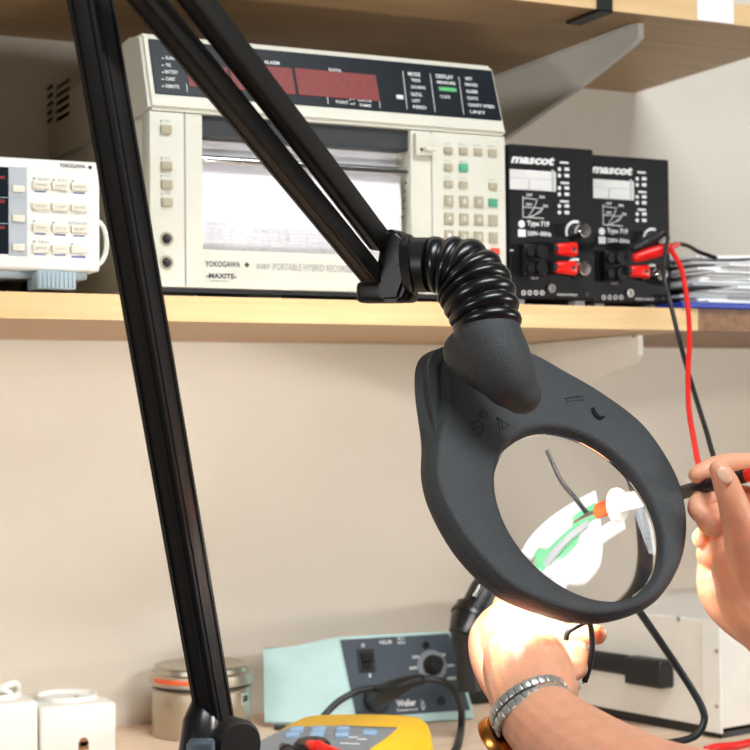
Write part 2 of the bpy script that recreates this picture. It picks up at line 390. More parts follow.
# window inside: dark top cover, rod, chart paper
bm = NB(); wt = win[3]-win[1]
box(bm, (win[0], YR+.004, win[3]-wt*.20), (win[2], YR+.0198, win[3]-.0005), .002); obj('window_cover', bm, 'dark', t)
bm = NB(); N_ = 16
pts = []
for i in range(N_+1):
    f = i/N_
    z = win[1]+.0005 + f*wt*.79
    y = YR+.0185 - .010*sin(pi*min(1, f*1.15))**.7 if f < .87 else YR+.0185
    pts.append((y, z))
va = [[bm.verts.new((x, y, z)) for y, z in pts] for x in (win[0]+.0005, win[2]-.006)]
for i in range(N_): bm.faces.new((va[0][i], va[0][i+1], va[1][i+1], va[1][i]))
chart = obj('chart_paper', bm, 'chart', t, 180)
bm = NB(); cyl(bm, (win[0], YR+.007, win[1]+wt*.645), (win[2], YR+.007, win[1]+wt*.645), .004); obj('paper_roller', bm, 'chrome', t, 40)
FC = Frame((0, YR+.0075, 0), (1,0,0), (0,0,1))
bm = NB(); rnd = random.Random(2)
FC.text(bm, 'SAMPLE CHART', 207, 222.5, 229, 225.5)
for k in range(6):
    v = 228.5 + k*3.6
    FC.line(bm, ((205, v), (372, v+4)), .0003)
    for q in range(26):
        u = 206 + rnd.random()*155; FC.line(bm, ((u, v+1.8+(u-205)*.024), (u+rnd.random()*4, v+1.8+(u-205)*.024)), .0006*rnd.random()+.0002)
for k in range(9): FC.line(bm, ((212+k*19, 226+k*.4), (212+k*19, 249)), .0003)
M['inkchart'] = mat('faint_print', srgb(172, 172, 176), .6); obj('printing', bm, 'inkchart', chart)
bm = NB()
for k in range(5): FC.disc(bm, 405.5-k*.8, 183+k*8.5, .0011, 0, .0004, 10)
obj('sprocket_hole', bm, 'dark', chart)
bm = NB(); FC.pbox(bm, 408, 135, 411, 250, -.004, .003); obj('paper_guide', bm, 'grey', t)
# keys
def keyset(F, lst, m, w, h, parent, hgt=.0022):
    for (u, v) in lst:
        a, b = F.px(u, v); bm = NB(); F.box(bm, (a-w/2, b-h/2, a+w/2, b+h/2), 0, hgt, .0006); obj('key', bm, m, parent, 40)
sx = 1700/1.46/1.0
keyset(FR, [(165.5, 129.5), (166, 166), (166.2, 184.5), (166.6, 202.5)], 'creamdark', .0098, .0072, t, .003)
k1 = [(448, 150.5), (463, 151), (477.5, 152), (492, 153), (448, 167.5), (448, 184), (463, 185), (492.5, 186.5)]
keyset(FR, k1, 'creamdark', .0088, .0066, t)
for i, v in enumerate((201, 218.5, 236)):
    keyset(FR, [(448.5, v), (463.5, v+.6), (478.3, v+1.2)] + ([(492.8, v+2)] if i else []), 'creamdark', .0092, .0105, t)
keyset(FR, [(463, 168), (492.7, 203)], 'green', .0092, .0078, t)
keyset(FR, [(494.5, 253.5)], 'redkey', .0095, .0100, t)
bm = NB()
for u, v in k1 + [(463, 168)]:
    FR.text(bm, 'MENU', u-4.5, v-7.4, u+2.5, v-5.6)
for v in (201, 218.5, 236):
    pass
for u, v in ((163, 121), (163.5, 158), (163.5, 176), (163.5, 194)):
    FR.pbox(bm, u-3, v-1, u-1, v+1, 0, .0003); FR.text(bm, 'FEED', u+1, v-1, u+7, v+.8)
obj('legend', bm, 'inkpale', t)
bm = NB()
for i, v in enumerate((201, 218.5, 236)):
    for j, (u, c) in enumerate(zip((448.5, 463.5, 478.3), ('789', '456', '123')[i])):
        FR.text(bm, c, u-1.4, v-2.2+j*.6, u+1.4, v+2.2+j*.6, c=.0027)
obj('key_numeral', bm, 'white', t)
bm = NB()
FR.text(bm, 'YOKOGAWA', 205, 261.2, 240, 267.2, bold=.01)
a, b = FR.px(246.7, 264.9); d = .0026
bm.faces.new([bm.verts.new(FR.pt(a+i*d, b+j*d, .0005)) for i, j in ((1,0),(0,1),(-1,0),(0,-1))])
FR.text(bm, '-MAXITE-', 206, 273.5, 236.5, 278.5, bold=.03); FR.line(bm, ((210, 281), (228, 281.3)), .0004)
obj('maker_name', bm, 'ink', t)
bm = NB(); FR.text(bm, '3087', 256, 264, 269.5, 269.2, bold=.012); FR.text(bm, 'PORTABLE HYBRID RECORDER', 273, 264.5, 356, 271.5); obj('model_lettering', bm, 'inkpale', t)
for v in (239, 262.5):
    a, b = FR.px(166.5, v)
    bm = NB(); lathe(bm, FR.pt(a, b, 0), FR.en, [(.0062, -.001), (.0062, .0006), (.0048, .0006), (.0042, -.0008)], 24); kn = obj('jack_socket', bm, 'creamdark', t, 40)
    bm = NB(); lathe(bm, FR.pt(a, b, 0), FR.en, [(.0042, 0), (.0042, .0003), (.002, .0003), (.002, .006), (.0012, .0065)], 20); obj('pin', bm, 'dark', kn, 40)
# door latch
bm = NB(); FR.pbox(bm, 413, 134, 430.5, 156, 0, .006, .0012); FR.pbox(bm, 421, 148.5, 433, 152, .006, .009, .0006); la = obj('door_latch', bm, 'cream', t, 40)
bm = NB(); FR.disc(bm, 418.5, 150.5, .0016, .006, .0066, 12); obj('latch_pivot', bm, 'dark', la)
bm = NB(); FR.box(bm, (xl+.004, ZS+.004, xr-.002, zb), -.16, -.003, 0); obj('base_plate', bm, 'black', t)
for x in (xl+.03, xl+.11, xr-.03):
    for y in (YR+.012, YW-.06):
        bm = NB(); box(bm, (x-.016, y, ZS+.0002), (x+.016, y+.022, zb), .001); obj('foot', bm, 'black', t)

# ------------------------------------------------------------------ small power meter on the left
t = thing('power_meter', 'small white bench meter with twelve flat keys at the left end of the shelf', 'meter', (.33, YS+.1, ZS))
YM = YS+.004; FM = Frame((0, YM, 0), (1,0,0), (0,0,1))
mr = FM.px(100.5, 215)[0]; mt = FM.px(50, 159)[1]; mb = FM.px(60, 271)[1]; ml = mr-.118
bm = NB(); box(bm, (ml, YM, mb), (mr, YM+.26, mt), .0035, 3); obj('case', bm, 'ivory', t, 35)
bm = NB(); FM.box(bm, (ml+.01, FM.px(4, 254)[1], FM.px(8.2, 200)[0], FM.px(4, 167)[1]), -.001, .0008, .0004); pn = obj('display_panel', bm, 'panel', t)
bm = NB(); FM.pbox(bm, 8.5, 167, 27, 256, -.001, .0006, .0004); obj('grey_strip', bm, 'grey', t)
bm = NB()
for v in (198, 224): FM.line(bm, ((-60, v-1.5), (27, v)), .0006, .001)
obj('divider', bm, 'bluegrey', t)
bm = NB()
for u in (-60, -42, -24, -4):
    FM.pbox(bm, u, 199.6, u+8.5, 203, .0008, .0012); FM.pbox(bm, u, 176, u+8.5, 179, .0008, .0012); FM.pbox(bm, u, 226, u+8.5, 229, .0008, .0012)
obj('red_digit', bm, 'redled', pn)
keyset(FM, [(18, 189), (18, 218.5), (18, 247.5)], 'ivorykey', .0100, .0055, t, .0028)
for i, v in enumerate((185.3, 206.5, 228, 248.5)):
    keyset(FM, [(40.5, v), (60, v+.9), (79, v+1.8)], 'ivorykey', .0142, .0062, t, .0028)
bm = NB()
words = (('V RANGE', 'A RANGE', 'HOLD'), ('DOWN', 'UP', 'ENTER'), ('START', 'STOP', 'RESET'), ('SETUP', 'OUTPUT', ''))
for i, v in enumerate((185.3, 206.5, 228, 248.5)):
    for j, u in enumerate((40.5, 60, 79)):
        if words[i][j]: FM.text(bm, words[i][j], u-5.5, v-1.2+j*.9, u+5.5, v+1+j*.9, c=.0030)
FM.text(bm, 'AUTO', 38, 178, 49, 180.6); FM.text(bm, 'AUTO', 57.5, 179, 68, 181.6); FM.text(bm, 'INTEGRATOR', 68.5, 222, 87, 224.6); FM.text(bm, 'TRIG', 37.5, 241, 49, 243.4)
for u, v in ((34, 178.5), (53.5, 180), (72.5, 181), (34, 221), (53.5, 222.5), (34, 241.5), (72, 244)): FM.pbox(bm, u-1.1, v-.9, u+1.1, v+.9, 0, .0004)
obj('legend', bm, 'inkpale', t)
bm = NB()
for u, v in ((40, 191.5), (79, 193.2), (40, 234), (60, 235), (79, 236), (40, 254.5), (60, 255)): FM.pbox(bm, u-5.5, v-.7, u+5.5, v+.7, 0, .0003)
FM.pbox(bm, 71.5, 256, 85.5, 258, 0, .0003)
obj('blue_legend', bm, 'inkblue', t)
bm = NB(); FM.text(bm, 'YOKOGAWA', 59.5, 163.8, 85, 168, bold=.01); a, b = FM.px(90, 167.5); d = .0021
bm.faces.new([bm.verts.new(FM.pt(a+i*d, b+j*d, .0005)) for i, j in ((1,0),(0,1),(-1,0),(0,-1))]); obj('maker_name', bm, 'ink', t)
bm = NB(); FM.pbox(bm, 36, 271, 76, 289.5, -.03, .002, .002, 2)
for k in range(9): FM.pbox(bm, 38+k*4.2, 272, 39.6+k*4.2, 288, .001, .003, .0004)
obj('tilt_stand', bm, 'bluegrey', t, 40)
bm = NB(); box(bm, (ml+.01, YM+.012, mb-.006), (mr-.008, YM+.24, mb+.001), .002); obj('base_plate', bm, 'bluegrey', t)
for x in (ml+.03, mr-.05):
    for y in (YM+.05, YM+.2):
        bm = NB(); box(bm, (x, y, ZS+.0002), (x+.02, y+.02, mb-.004), .001); obj('foot', bm, 'black', t)
# carrying handle loop at the right side
bm = NB(); hp = []
for k in range(13):
    a_ = -pi/2 + pi*k/12
    hp.append(V((mr+.001+.009*cos(a_), YM+.016, (FM.px(105, 241)[1])+.0185*sin(a_))))
tube(bm, hp, .0022, 10); obj('handle', bm, 'ivory', t, 180)

# ------------------------------------------------------------------ power supplies
YP = YS+.010; FP = Frame((0, YP, 0), (1,0,0), (0,0,1))
def mascot():
    pl_, pr_ = FP.px(508.5, 225)[0]+.0005, FP.px(594.5, 225)[0]; pt_ = FP.px(550, 146.3)[1]
    t = thing('bench_power_supply', 'black bench power supply with a white meter, next to the cream recorder', 'power supply', ((pl_+pr_)/2, YP+.1, ZS), 'black bench power supplies')
    bm = NB(); box(bm, (pl_, YP, ZS+.006), (pr_, YP+.19, pt_), .002); obj('case', bm, 'mblack', t)
    for x in (pl_+.008, pr_-.02):
        for y in (YP+.006, YP+.17):
            bm = NB(); box(bm, (x, y, ZS+.0002), (x+.012, y+.012, ZS+.0065), .001); obj('foot', bm, 'grey', t)
    bm = NB(); FP.pbox(bm, 509.3, 170.5, 555.5, 190.5, 0, .0012, .0004); mm = obj('analogue_meter', bm, 'meter', t)
    bm = NB(); FP.pbox(bm, 551, 170, 553, 191, .0012, .0016); FP.pbox(bm, 509.3, 178.5, 551, 179.1, .0012, .0015); FP.pbox(bm, 528, 180, 529, 190, .0012, .0016); obj('needle', bm, 'grey', mm)
    bm = NB()
    FP.text(bm, 'mascot', 510.5, 155.8, 554.5, 164.5, shear=.25, bold=.045)
    FP.line(bm, ((522.8, 196), (522.8, 217), (543.5, 218.5)), .0007)
    FP.line(bm, ((523, 198), (537, 199.5), (534, 208), (528, 217)), .0006); FP.line(bm, ((523, 207), (543, 208.5), (531, 217.5)), .0006); FP.line(bm, ((529, 217), (541, 212), (542, 207)), .0005)
    for b4, s_ in (((526, 193.5, 532, 196.5), '15V'), ((539, 195.5, 545, 198.5), '3A'), ((526, 203, 532, 206), '10V'), ((543, 204.5, 548, 207.5), '5A')): FP.text(bm, s_, *b4, bold=.02)
    FP.text(bm, 'Type 719', 527, 221, 549, 227.8, bold=.03)
    FP.text(bm, '220V~50Hz', 527, 231.5, 551, 236, bold=.03)
    FP.disc(bm, 521.5, 224, .0036, 0, .0004, 16); FP.pbox(bm, 518, 229.5, 525.5, 236.8, 0, .0004)
    for u, v, ww in ((564.8, 162.7, 5), (565.5, 183, 5), (565, 201.5, 5)): FP.pbox(bm, u-ww, v-1, u+ww-1.5, v+1, 0, .0004)
    for v in (169.2, 175.6, 188, 194.2, 206, 212.5):
        FP.disc(bm, 559.3, v, .0019, 0, .0005, 10); FP.pbox(bm, 564.5, v-1.6, 569, v+1.6, 0, .0004)
    for k in range(4):
        a, b = FP.px(523.5+k*6.2, 292.8); lathe(bm, FP.pt(a, b, 0), FP.en, [(.0024, 0), (.0024, .0004), (.0014, .0004), (.0014, 0)], 12, cap=False)
    FP.text(bm, 'MADE IN NORWAY', 557, 293.6, 577.5, 296, bold=.02); FP.text(bm, 'OUT', 531, 277.3, 538.5, 279.5, bold=.02)
    FP.line(bm, ((510, 250.4), (513, 250.4)), .0012)
    for vv in (232.5, 270.2):
        a, b = FP.px(575.5, vv)
        q = [FP.pt(a+.0118*cos(x), b+.0118*sin(x), .0005) for x in [radians(70+i*11) for i in range(13)]]; q2 = [FP.pt(a+.0092*cos(x), b+.0092*sin(x), .0005) for x in [radians(70+i*11) for i in range(13)]]
        vv1 = [bm.verts.new(p) for p in q]; vv2 = [bm.verts.new(p) for p in q2]
        for i in range(12): bm.faces.new((vv1[i], vv1[i+1], vv2[i+1], vv2[i]))
    obj('printing', bm, 'white', t)
    for vv in (232.5, 270.2):
        a, b = FP.px(575.5, vv)
        bm = NB(); lathe(bm, FP.pt(a, b, 0), FP.en, [(.0082, 0), (.0082, .003), (.0066, .0045), (.0066, .005)], 32); kb = obj('knob', bm, 'black', t, 40)
        bm = NB(); prof = [(.0062, .005), (.0066, .006), (.0066, .017), (.0058, .018), (.0012, .0182)]
        lathe(bm, FP.pt(a, b, 0), FP.en, prof, 28); obj('knob_cap', bm, 'chrome', kb, 35)
    a, b = FP.px(551, 288.5); bm = NB(); lathe(bm, FP.pt(a, b, 0), FP.en, [(.0042, 0), (.0042, .002), (.0026, .002), (.0022, .0005)], 20); obj('earth_socket', bm, 'steel', t, 40)
    bm = NB(); FP.disc(bm, 586.5, 294, .002, 0, .001, 12); FP.disc(bm, 512, 294, .002, 0, .001, 12); obj('screw', bm, 'dark', t)
    bm = NB(); FP.pbox(bm, 519, 245, 541, 277, 0, .010, .002)
    for v in (253, 269):
        FP.disc(bm, 534, v, .0062, .008, .016, 20); FP.disc(bm, 524, v, .0045, .008, .014, 20)
    obj('terminal_block', bm, 'mblack', t, 40)
    return t
sup = mascot()
SB = .026
SHIFT = PY(670, 225, YP+SB).x - FP.px(594.5, 225)[0]
def copy_tree(o, parent=None):
    c = o.copy(); COL.objects.link(c); c.parent = parent
    for ch in list(o.children): copy_tree(ch, c)
    return c

sup2 = copy_tree(sup); sup2.location.x += SHIFT; sup2.location.y += SB
FP2 = Frame((0, YP+SB, 0), (1,0,0), (0,0,1))
sup2['label'] = 'black bench power supply with the red and black test leads plugged in'
# banana plugs
def plug(u, v, FP, label, tiltz=0):
    a, b = FP.px(u, v)
    p0 = FP.pt(a-.014, b, .0165); p1 = FP.pt(a+.010, b+tiltz, .0165)
    t = thing('banana_plug', label, 'plug', p0, 'red banana plugs in the power supplies')
    bm = NB(); ax = (p1-p0).normalized(); up_ = FP.en.cross(ax)
    hexa(bm, [p0+up_*i*.0052+FP.en*j*.0046 for i, j in ((-1,-1),(1,-1),(1,1),(-1,1))] + [p1+up_*i*.0072+FP.en*j*.0052 for i, j in ((-1,-1),(1,-1),(1,1),(-1,1))], .0035, 3); obj('grip', bm, 'red', t, 40)
    bm = NB(); q = p1-ax*.006+FP.en*.0052; cyl(bm, q-FP.en*.001, q+FP.en*.0004, .0019, None, 14); obj('socket_hole', bm, 'dark', t)
    bm = NB(); cyl(bm, p0-ax*.003, p0+ax*.002, .004, None, 14); obj('collar', bm, 'black', t, 40)
    return t
plug(558.5, 251, FP, 'upper red banana plug on the power supply next to the recorder')
plug(558, 269, FP, 'lower red banana plug on the power supply next to the recorder', -.0006)
plug(631, 273, FP2, 'red banana plug below the plugged-in red test lead')

# test leads
def wire(bm, pts, r, seg=10): tube(bm, [PD(*p) for p in pts], r, seg, sub=8)
a, b = FP2.px(640, 254)
q0 = FP2.pt(a-.018, b-.006, .020); q1 = FP2.pt(a+.014, b+.004, .030)
t = thing('test_lead', 'red test lead hanging from a power supply to the right hand', 'cable', q0)
bm = NB(); tube(bm, [q0, (q0+q1)/2, q1], [.0048, .0062, .0052], 14, True, 4); obj('plug', bm, 'red', t, 180)
bm = NB(); tube(bm, [q1-(q1-q0)*.1, q1+V((.008, -.004, .003))] + [PD(*p) for p in ((672, 250, 1.60), (681, 268, 1.575), (687, 300, 1.55), (689.5, 335, 1.52), (688, 375, 1.47), (689, 410, 1.42), (694, 440, 1.36), (700, 468, 1.30), (716, 496, 1.26))], .0024, 10, sub=8); obj('lead', bm, 'redwire', t, 180)
a, b = FP2.px(626, 247)
q0 = FP2.pt(a, b-.002, .016); q1 = FP2.pt(a+.018, b+.009, .032)
t = thing('test_lead', 'black test lead hanging from a power supply behind the red lead', 'cable', q0)
bm = NB(); tube(bm, [q0, (q0+q1)/2, q1], [.0046, .0056, .0042], 14, True, 4); obj('plug', bm, 'black', t, 180)
bm = NB(); tube(bm, [q1-(q1-q0)*.1, q1+V((.007, -.004, -.001))] + [PD(*p) for p in ((663, 268, 1.58), (671, 305, 1.56), (682, 350, 1.53), (695, 395, 1.48), (706, 430, 1.42), (716, 462, 1.36), (735, 490, 1.33))], .0022, 10, sub=8); obj('lead', bm, 'black', t, 180)
bm = NB(); tube(bm, [PD(*p) for p in ((668, 249, 1.80), (676, 244, 1.78), (688, 246, 1.74), (699, 252, 1.70), (716, 258, 1.68))], .0022, 10, sub=8)
tag(obj('mains_cable', bm, 'black'), 'short black cable arching from the power supply onto the papers', 'cable')

# papers and blue folder
bm = NB(); box(bm, (1.0, YS-.004, ZS+.0004), (1.27, YS+.19, ZS+.006), .001); tag(obj('folder', bm, 'bluedoc'), 'blue plastic folder lying under the pile of papers', 'folder')
rnd = random.Random(7); zz = ZS+.0068
for k in range(15):
    w_, d_ = .21, .17; cx_, cy_ = 1.135+rnd.uniform(-.012, .03), YS+.09+rnd.uniform(-.004, .012); rot = radians(rnd.uniform(-6, 6))
    bm = NB(); nx, ny = 10, 6; amp = rnd.uniform(.001, .003); hgt = .0024
    lift = 0.00012*k*k
    top = [[None]*(ny+1) for _ in range(nx+1)]; bot = [[None]*(ny+1) for _ in range(nx+1)]
    for i in range(nx+1):
        for j in range(ny+1):
            x = (i/nx-.5)*w_; y = (j/ny-.5)*d_
            z = zz + lift*.25 + (i/nx)**2*lift*.9
            X = cx_+x*cos(rot)-y*sin(rot); Y = cy_+x*sin(rot)+y*cos(rot)
            top[i][j] = bm.verts.new((X, Y, z+hgt)); bot[i][j] = bm.verts.new((X, Y, z))
    for i in range(nx):
        for j in range(ny):
            bm.faces.new((top[i][j], top[i+1][j], top[i+1][j+1], top[i][j+1])); bm.faces.new((bot[i][j], bot[i][j+1], bot[i+1][j+1], bot[i+1][j]))
    for i in range(nx):
        bm.faces.new((bot[i][0], bot[i+1][0], top[i+1][0], top[i][0])); bm.faces.new((top[i][ny], top[i+1][ny], bot[i+1][ny], bot[i][ny]))
    for j in range(ny):
        bm.faces.new((bot[0][j+1], bot[0][j], top[0][j], top[0][j+1])); bm.faces.new((bot[nx][j], bot[nx][j+1], top[nx][j+1], top[nx][j]))
    tag(obj('paper_booklet', bm, 'grey' if k in (2, 6) else 'paper'), 'white paper sheet in the untidy pile at the right end of the shelf', 'paper', 'papers in the pile on the shelf')
    zz += .0027 if k < 13 else .004

# ------------------------------------------------------------------ magnifier lamp
HC = PD(575, 517, 1.125)
hn = (RT*(.636*.714) + UP*(.772*.714) - FW*.70).normalized()
e1 = (RT*.7716 - UP*.6361).normalized(); e1 = (e1-hn*e1.dot(hn)).normalized(); e2 = hn.cross(e1)
FH = Frame(HC, e1, e2)
base = PZ(216, 898, ZB)
t = thing('magnifier_lamp', 'black magnifier lamp on a jointed arm, its round lens over the hands', 'magnifier lamp', (base.x, base.y, ZB+.0027))
TOP, BOT = .009, -.010
tp = [(530,352),(562,369),(600,391),(639,420),(664,452),(681,486),(687,521),(682,559),(664,589),(643,604),(612,613),(580,612),(548,603),(515,587),(491,566),(466,536),(446,502),(437,470),(440,437),(449,405),(448,378),(450,362),(468,352),(494,346)]
bt = [(522,362),(552,381),(590,403),(629,432),(654,464),(672,498),(677,533),(673,570),(657,598),(639,612),(605,623),(571,623),(537,614),(502,600),(477,580),(451,550),(430,512),(421,480),(421,444),(415,397),(416,367),(428,353),(456,346),(490,344)]
T = catmull([FH.px(u, v, TOP-.001) for u, v in tp], 5, True)
B = catmull([FH.px(u, v, BOT+.002) for u, v in bt], 5, True)
n = len(T)
RL = .0635; oc = FH.px(583, 508.5, TOP)   # opening centre in plane
oc = (0, 0)
def circ(r, c): return [FH.pt(r*cos(math.atan2(y, x)), r*sin(math.atan2(y, x)), c) for x, y in T]
def off(P, k, c):
    out = []
    for i in range(n):
        p0, p1 = V(P[i-1]), V(P[(i+1) % n]); d = (p1-p0).normalized(); nr = V((d.y, -d.x))
        if nr.dot(V(P[i])) < 0: nr = -nr
        q = V(P[i])+nr*k; out.append(FH.pt(q.x, q.y, c))
    return out
mid = [((a[0]*.45+b_[0]*.55), (a[1]*.45+b_[1]*.55)) for a, b_ in zip(T, B)]
rings = [circ(.0640, -.003), circ(.0650, TOP-.004), circ(.0665, TOP-.001), circ(.069, TOP), off(T, -.004, TOP), off(T, -.0012, TOP-.0006), off(T, .0002, TOP-.0022), off(mid, .0012, (TOP+BOT)/2-.001), off(B, .0002, BOT+.0025), off(B, -.001, BOT+.0006), off(B, -.003, BOT), off(B, -.0042, BOT+.001), off(B, -.0042, TOP-.005), circ(.0668, TOP-.005), circ(.0662, -.003), circ(.0640, -.003)]
bm = NB(); R_ = [[bm.verts.new(p) for p in r] for r in rings[:-1]]
for i in range(len(R_)):
    A_, B_ = R_[i], R_[(i+1) % len(R_)]
    for j in range(n): bm.faces.new((A_[j], A_[(j+1) % n], B_[(j+1) % n], B_[j]))
head = obj('lamp_head', bm, 'head', t, 50)
# lens
bm = NB(); Rc = .52; prof = []
K = 14
for i in range(K+1):
    r = RL*i/K; prof.append((r, -.0015 - (math.sqrt(Rc*Rc-r*r)-math.sqrt(Rc*Rc-RL*RL))))
for i in range(K, -1, -1):
    r = RL*i/K; prof.append((r, .0015 + (math.sqrt(Rc*Rc-r*r)-math.sqrt(Rc*Rc-RL*RL))))
lathe(bm, HC, hn, prof, 96); obj('lens', bm, 'glass', t, 40)
# lit ring tube below
bm = NB(); rr = []
for k in range(72):
    a = 2*pi*k/72; c_ = FH.pt(.0708*cos(a), .0708*sin(a), .0010); x = FH.ex*cos(a)+FH.ey*sin(a)
    rr.append([c_+x*.0025*cos(q)+hn*.0025*sin(q) for q in [2*pi*m_/10 for m_ in range(10)]])
R_ = [[bm.verts.new(p) for p in r] for r in rr]
for i in range(72):
    for j in range(10): bm.faces.new((R_[i][j], R_[(i+1) % 72][j], R_[(i+1) % 72][(j+1) % 10], R_[i][(j+1) % 10]))
obj('ring_tube', bm, 'tube', t, 180)
# raised icons, crescent switch
FT = Frame(FH.pt(0, 0, TOP), FH.ex, FH.ey)
bm = NB()
def emb(pts, r=.00035): tube(bm, [FT.pt(*FT.px(u, v), .0001) for u, v in pts], r, 6)
emb([(497,417.5),(510,426),(500,430),(497,417.5)]); emb([(501,421),(503,428)])
for P in ([(479,413),(483,411),(487,413),(487,417),(482,417.5),(479,413)], [(471,424),(476,421),(481,423),(484,427),(490,427)], [(474,432),(476,428),(479,427),(483,430),(482,434)], [(472,428),(475,431)], [(470,433),(474,434)], [(475,437),(477,434)], [(480,437),(480,434)]): emb(P)
emb([(565,399),(566,402),(576,400.5),(582,401),(583.5,399),(581,396.5),(576,396.5),(565,399)]); emb([(577,397),(579,400.5)])
obj('embossed_icon', bm, 'black', head, 180)
bm = NB(); sw = [(591.5,408.5),(592.2,412.5),(595.5,417.2),(600,419.2),(604.2,417),(602.5,418.2),(598.5,416),(595,412),(593.8,408.2)]
top_ = [bm.verts.new(FT.pt(*FT.px(u, v), .0009)) for u, v in [(591,408.5),(591.8,413),(595,418),(600,420.2),(604.5,417.6),(603.8,416.4),(600,416.8),(597,414.5),(594.6,411),(594.2,407.6)]]
fa = bm.faces.new(top_); ex = bmesh.ops.extrude_face_region(bm, geom=[fa]); 
for v in ex['geom']:
    if isinstance(v, bmesh.types.BMVert): v.co -= hn*.0016
obj('switch', bm, 'blackgloss', t)
# neck stub on top of the head
bm = NB()
npts = [(488, 336, 1.104, 34.5), (490, 343, 1.103, 34), (497, 358, 1.102, 34), (506, 374, 1.101, 31), (514, 386, 1.101, 27), (521, 394, 1.102, 21)]
tube(bm, [PD(u, v, D) for u, v, D, r in npts], [r*D/FPX for u, v, D, r in npts], 36, True, 4)
tube(bm, [PD(466, 352, 1.112), PD(484, 366, 1.108), PD(508, 388, 1.106)], [.0155, .0165, .0120], 28, True, 4)
nk = obj('neck_stub', bm, 'head', t, 180)
md = nk.modifiers.new('skin_surface', 'REMESH'); md.mode = 'VOXEL'; md.voxel_size = .0015; md.use_smooth_shade = True
sm = nk.modifiers.new('soften', 'SMOOTH'); sm.factor = .5; sm.iterations = 14
# bellows
bm = NB()
bp = catmull([(428, 265, 1.128, 28), (443, 265.5, 1.126, 29.5), (461, 272, 1.122, 36), (473.5, 286, 1.117, 38.5), (481, 303, 1.111, 37.5), (486, 318, 1.107, 35.5), (488.5, 331, 1.104, 34)], 30)
bp = [bp[i] for i in range(0, len(bp))]
P3 = [PD(*p[:3]) for p in bp]; L = [0]
for i in range(1, len(P3)): L.append(L[-1]+(P3[i]-P3[i-1]).length)
rad = []
for i, p in enumerate(bp):
    f = L[i]/L[-1]; w_ = abs(sin(pi*f*8.0)); rad.append(p[3]*p[2]/FPX*(.84+.17*w_**.6))
tube(bm, P3, rad, 40); obj('bellows', bm, 'blackgloss', t, 180)
bm = NB(); tube(bm, [PD(403, 266, 1.133), PD(412, 265, 1.132), PD(414, 265, 1.132), PD(431, 265, 1.127)], [.0165, .0205, .0184, .0182], 36); obj('collar', bm, 'black', t, 40)
# joint bracket
bm = NB()
jc = [(388, 232), (402, 230), (411, 240), (413, 262), (412, 285), (406, 302), (386, 303), (383, 270)]
FJ = Frame(PD(398, 268, 1.14), (RT*.93-FW*.36), UP)
a_ = [bm.verts.new(FJ.pt(*FJ.px(u, v), .014)) for u, v in jc]; b_ = [bm.verts.new(FJ.pt(*FJ.px(u, v), -.016)) for u, v in jc]
fs = [bm.faces.new(a_), bm.faces.new(b_[::-1])] + [bm.faces.new((a_[i], a_[(i+1) % 8], b_[(i+1) % 8], b_[i])) for i in range(8)]
bmesh.ops.bevel(bm, geom=list({e for f in fs for e in f.edges}), offset=.003, segments=3, affect='EDGES', clamp_overlap=True)
jt = obj('joint', bm, 'black', t, 40)
bm = NB(); FJ.pbox(bm, 359, 281, 414, 303, -.012, .008, .004, 3); obj('joint_cover', bm, 'black', jt, 40)
bm = NB(); tube(bm, [FJ.pt(*FJ.px(u, v), .0146) for u, v in ((390, 270), (389, 255), (391, 242), (396, 234))], .0005, 6); obj('seam', bm, 'blackgloss', jt, 180)
bm = NB(); FJ.disc(bm, 405, 262, .003, .013, .0155, 14); obj('screw', bm, 'black', jt, 40)
# upper arm: two parallel bars
ELB = .81
s_u = .0128
for nm, (ua, va), (ub, vb), rl in (('arm_bar', (372, 275), (61, -105), 45), ('arm_bar', (381, 243), (117, -105), 52)):
    A_ = PD(ua, va, 1.135); B_ = PD(ub, vb, ELB)
    bm = NB(); beam(bm, A_, B_, s_u, s_u, radians(rl), .001); bar = obj(nm, bm, 'arm', t, 40)
    bm = NB()
    d = (B_-A_).normalized(); 
    A2, B2 = A_+d*.004, B_-d*.01
    S = d.cross(((A2+B2)/2-CAM).normalized()).normalized(); Nn = S.cross(d)
    ro = radians(rl); x1 = S*cos(ro)+Nn*sin(ro); x2 = -S*sin(ro)+Nn*cos(ro)
    for sgn in (1,):
        for o_ in (-.0034, .0034):
            tube(bm, [A2 - x2*(s_u/2+.0001) + x1*o_, B2 - x2*(s_u/2+.0001) + x1*o_], .0006, 6)
    obj('rib', bm, 'arm', bar)
# elbow plate beyond the frame
bm = NB(); EA = PD(52, -110, .84); EB = PD(122, -112, .84); dd = (EB-EA).normalized(); k_ = dd.cross(FW).normalized()
hexa(bm, [EA-dd*.015+k_*i*.016-FW*.045 for i in (-1,1)] + [EB+dd*.012+k_*i*.016-FW*.045 for i in (1,-1)] + [EA-dd*.015+k_*i*.016+FW*.045 for i in (-1,1)] + [EB+dd*.012+k_*i*.016+FW*.045 for i in (1,-1)], .004, 3)
obj('elbow', bm, 'black', t, 40)
# lower arm
A_ = PD(219, 742, 1.10); B_ = PD(71, -112, .89)
bm = NB(); beam(bm, A_, B_, .0185, .0185, radians(38), .0014); la = obj('arm_post', bm, 'arm', t, 40)
d = (B_-A_).normalized(); S = d.cross(((A_+B_)/2-CAM).normalized()).normalized(); Nn = S.cross(d); ro = radians(38); x1 = S*cos(ro)+Nn*sin(ro); x2 = -S*sin(ro)+Nn*cos(ro)
bm = NB()
for sx_, ox in ((x1, x2), (x2, x1)):
    for sg in (-1, 1):
        for o_ in (-.0055, .0055):
            tube(bm, [A_ + sx_*sg*.00935 + ox*o_, B_ + sx_*sg*.00935 + ox*o_], .0009, 6)
obj('rib', bm, 'arm', la)
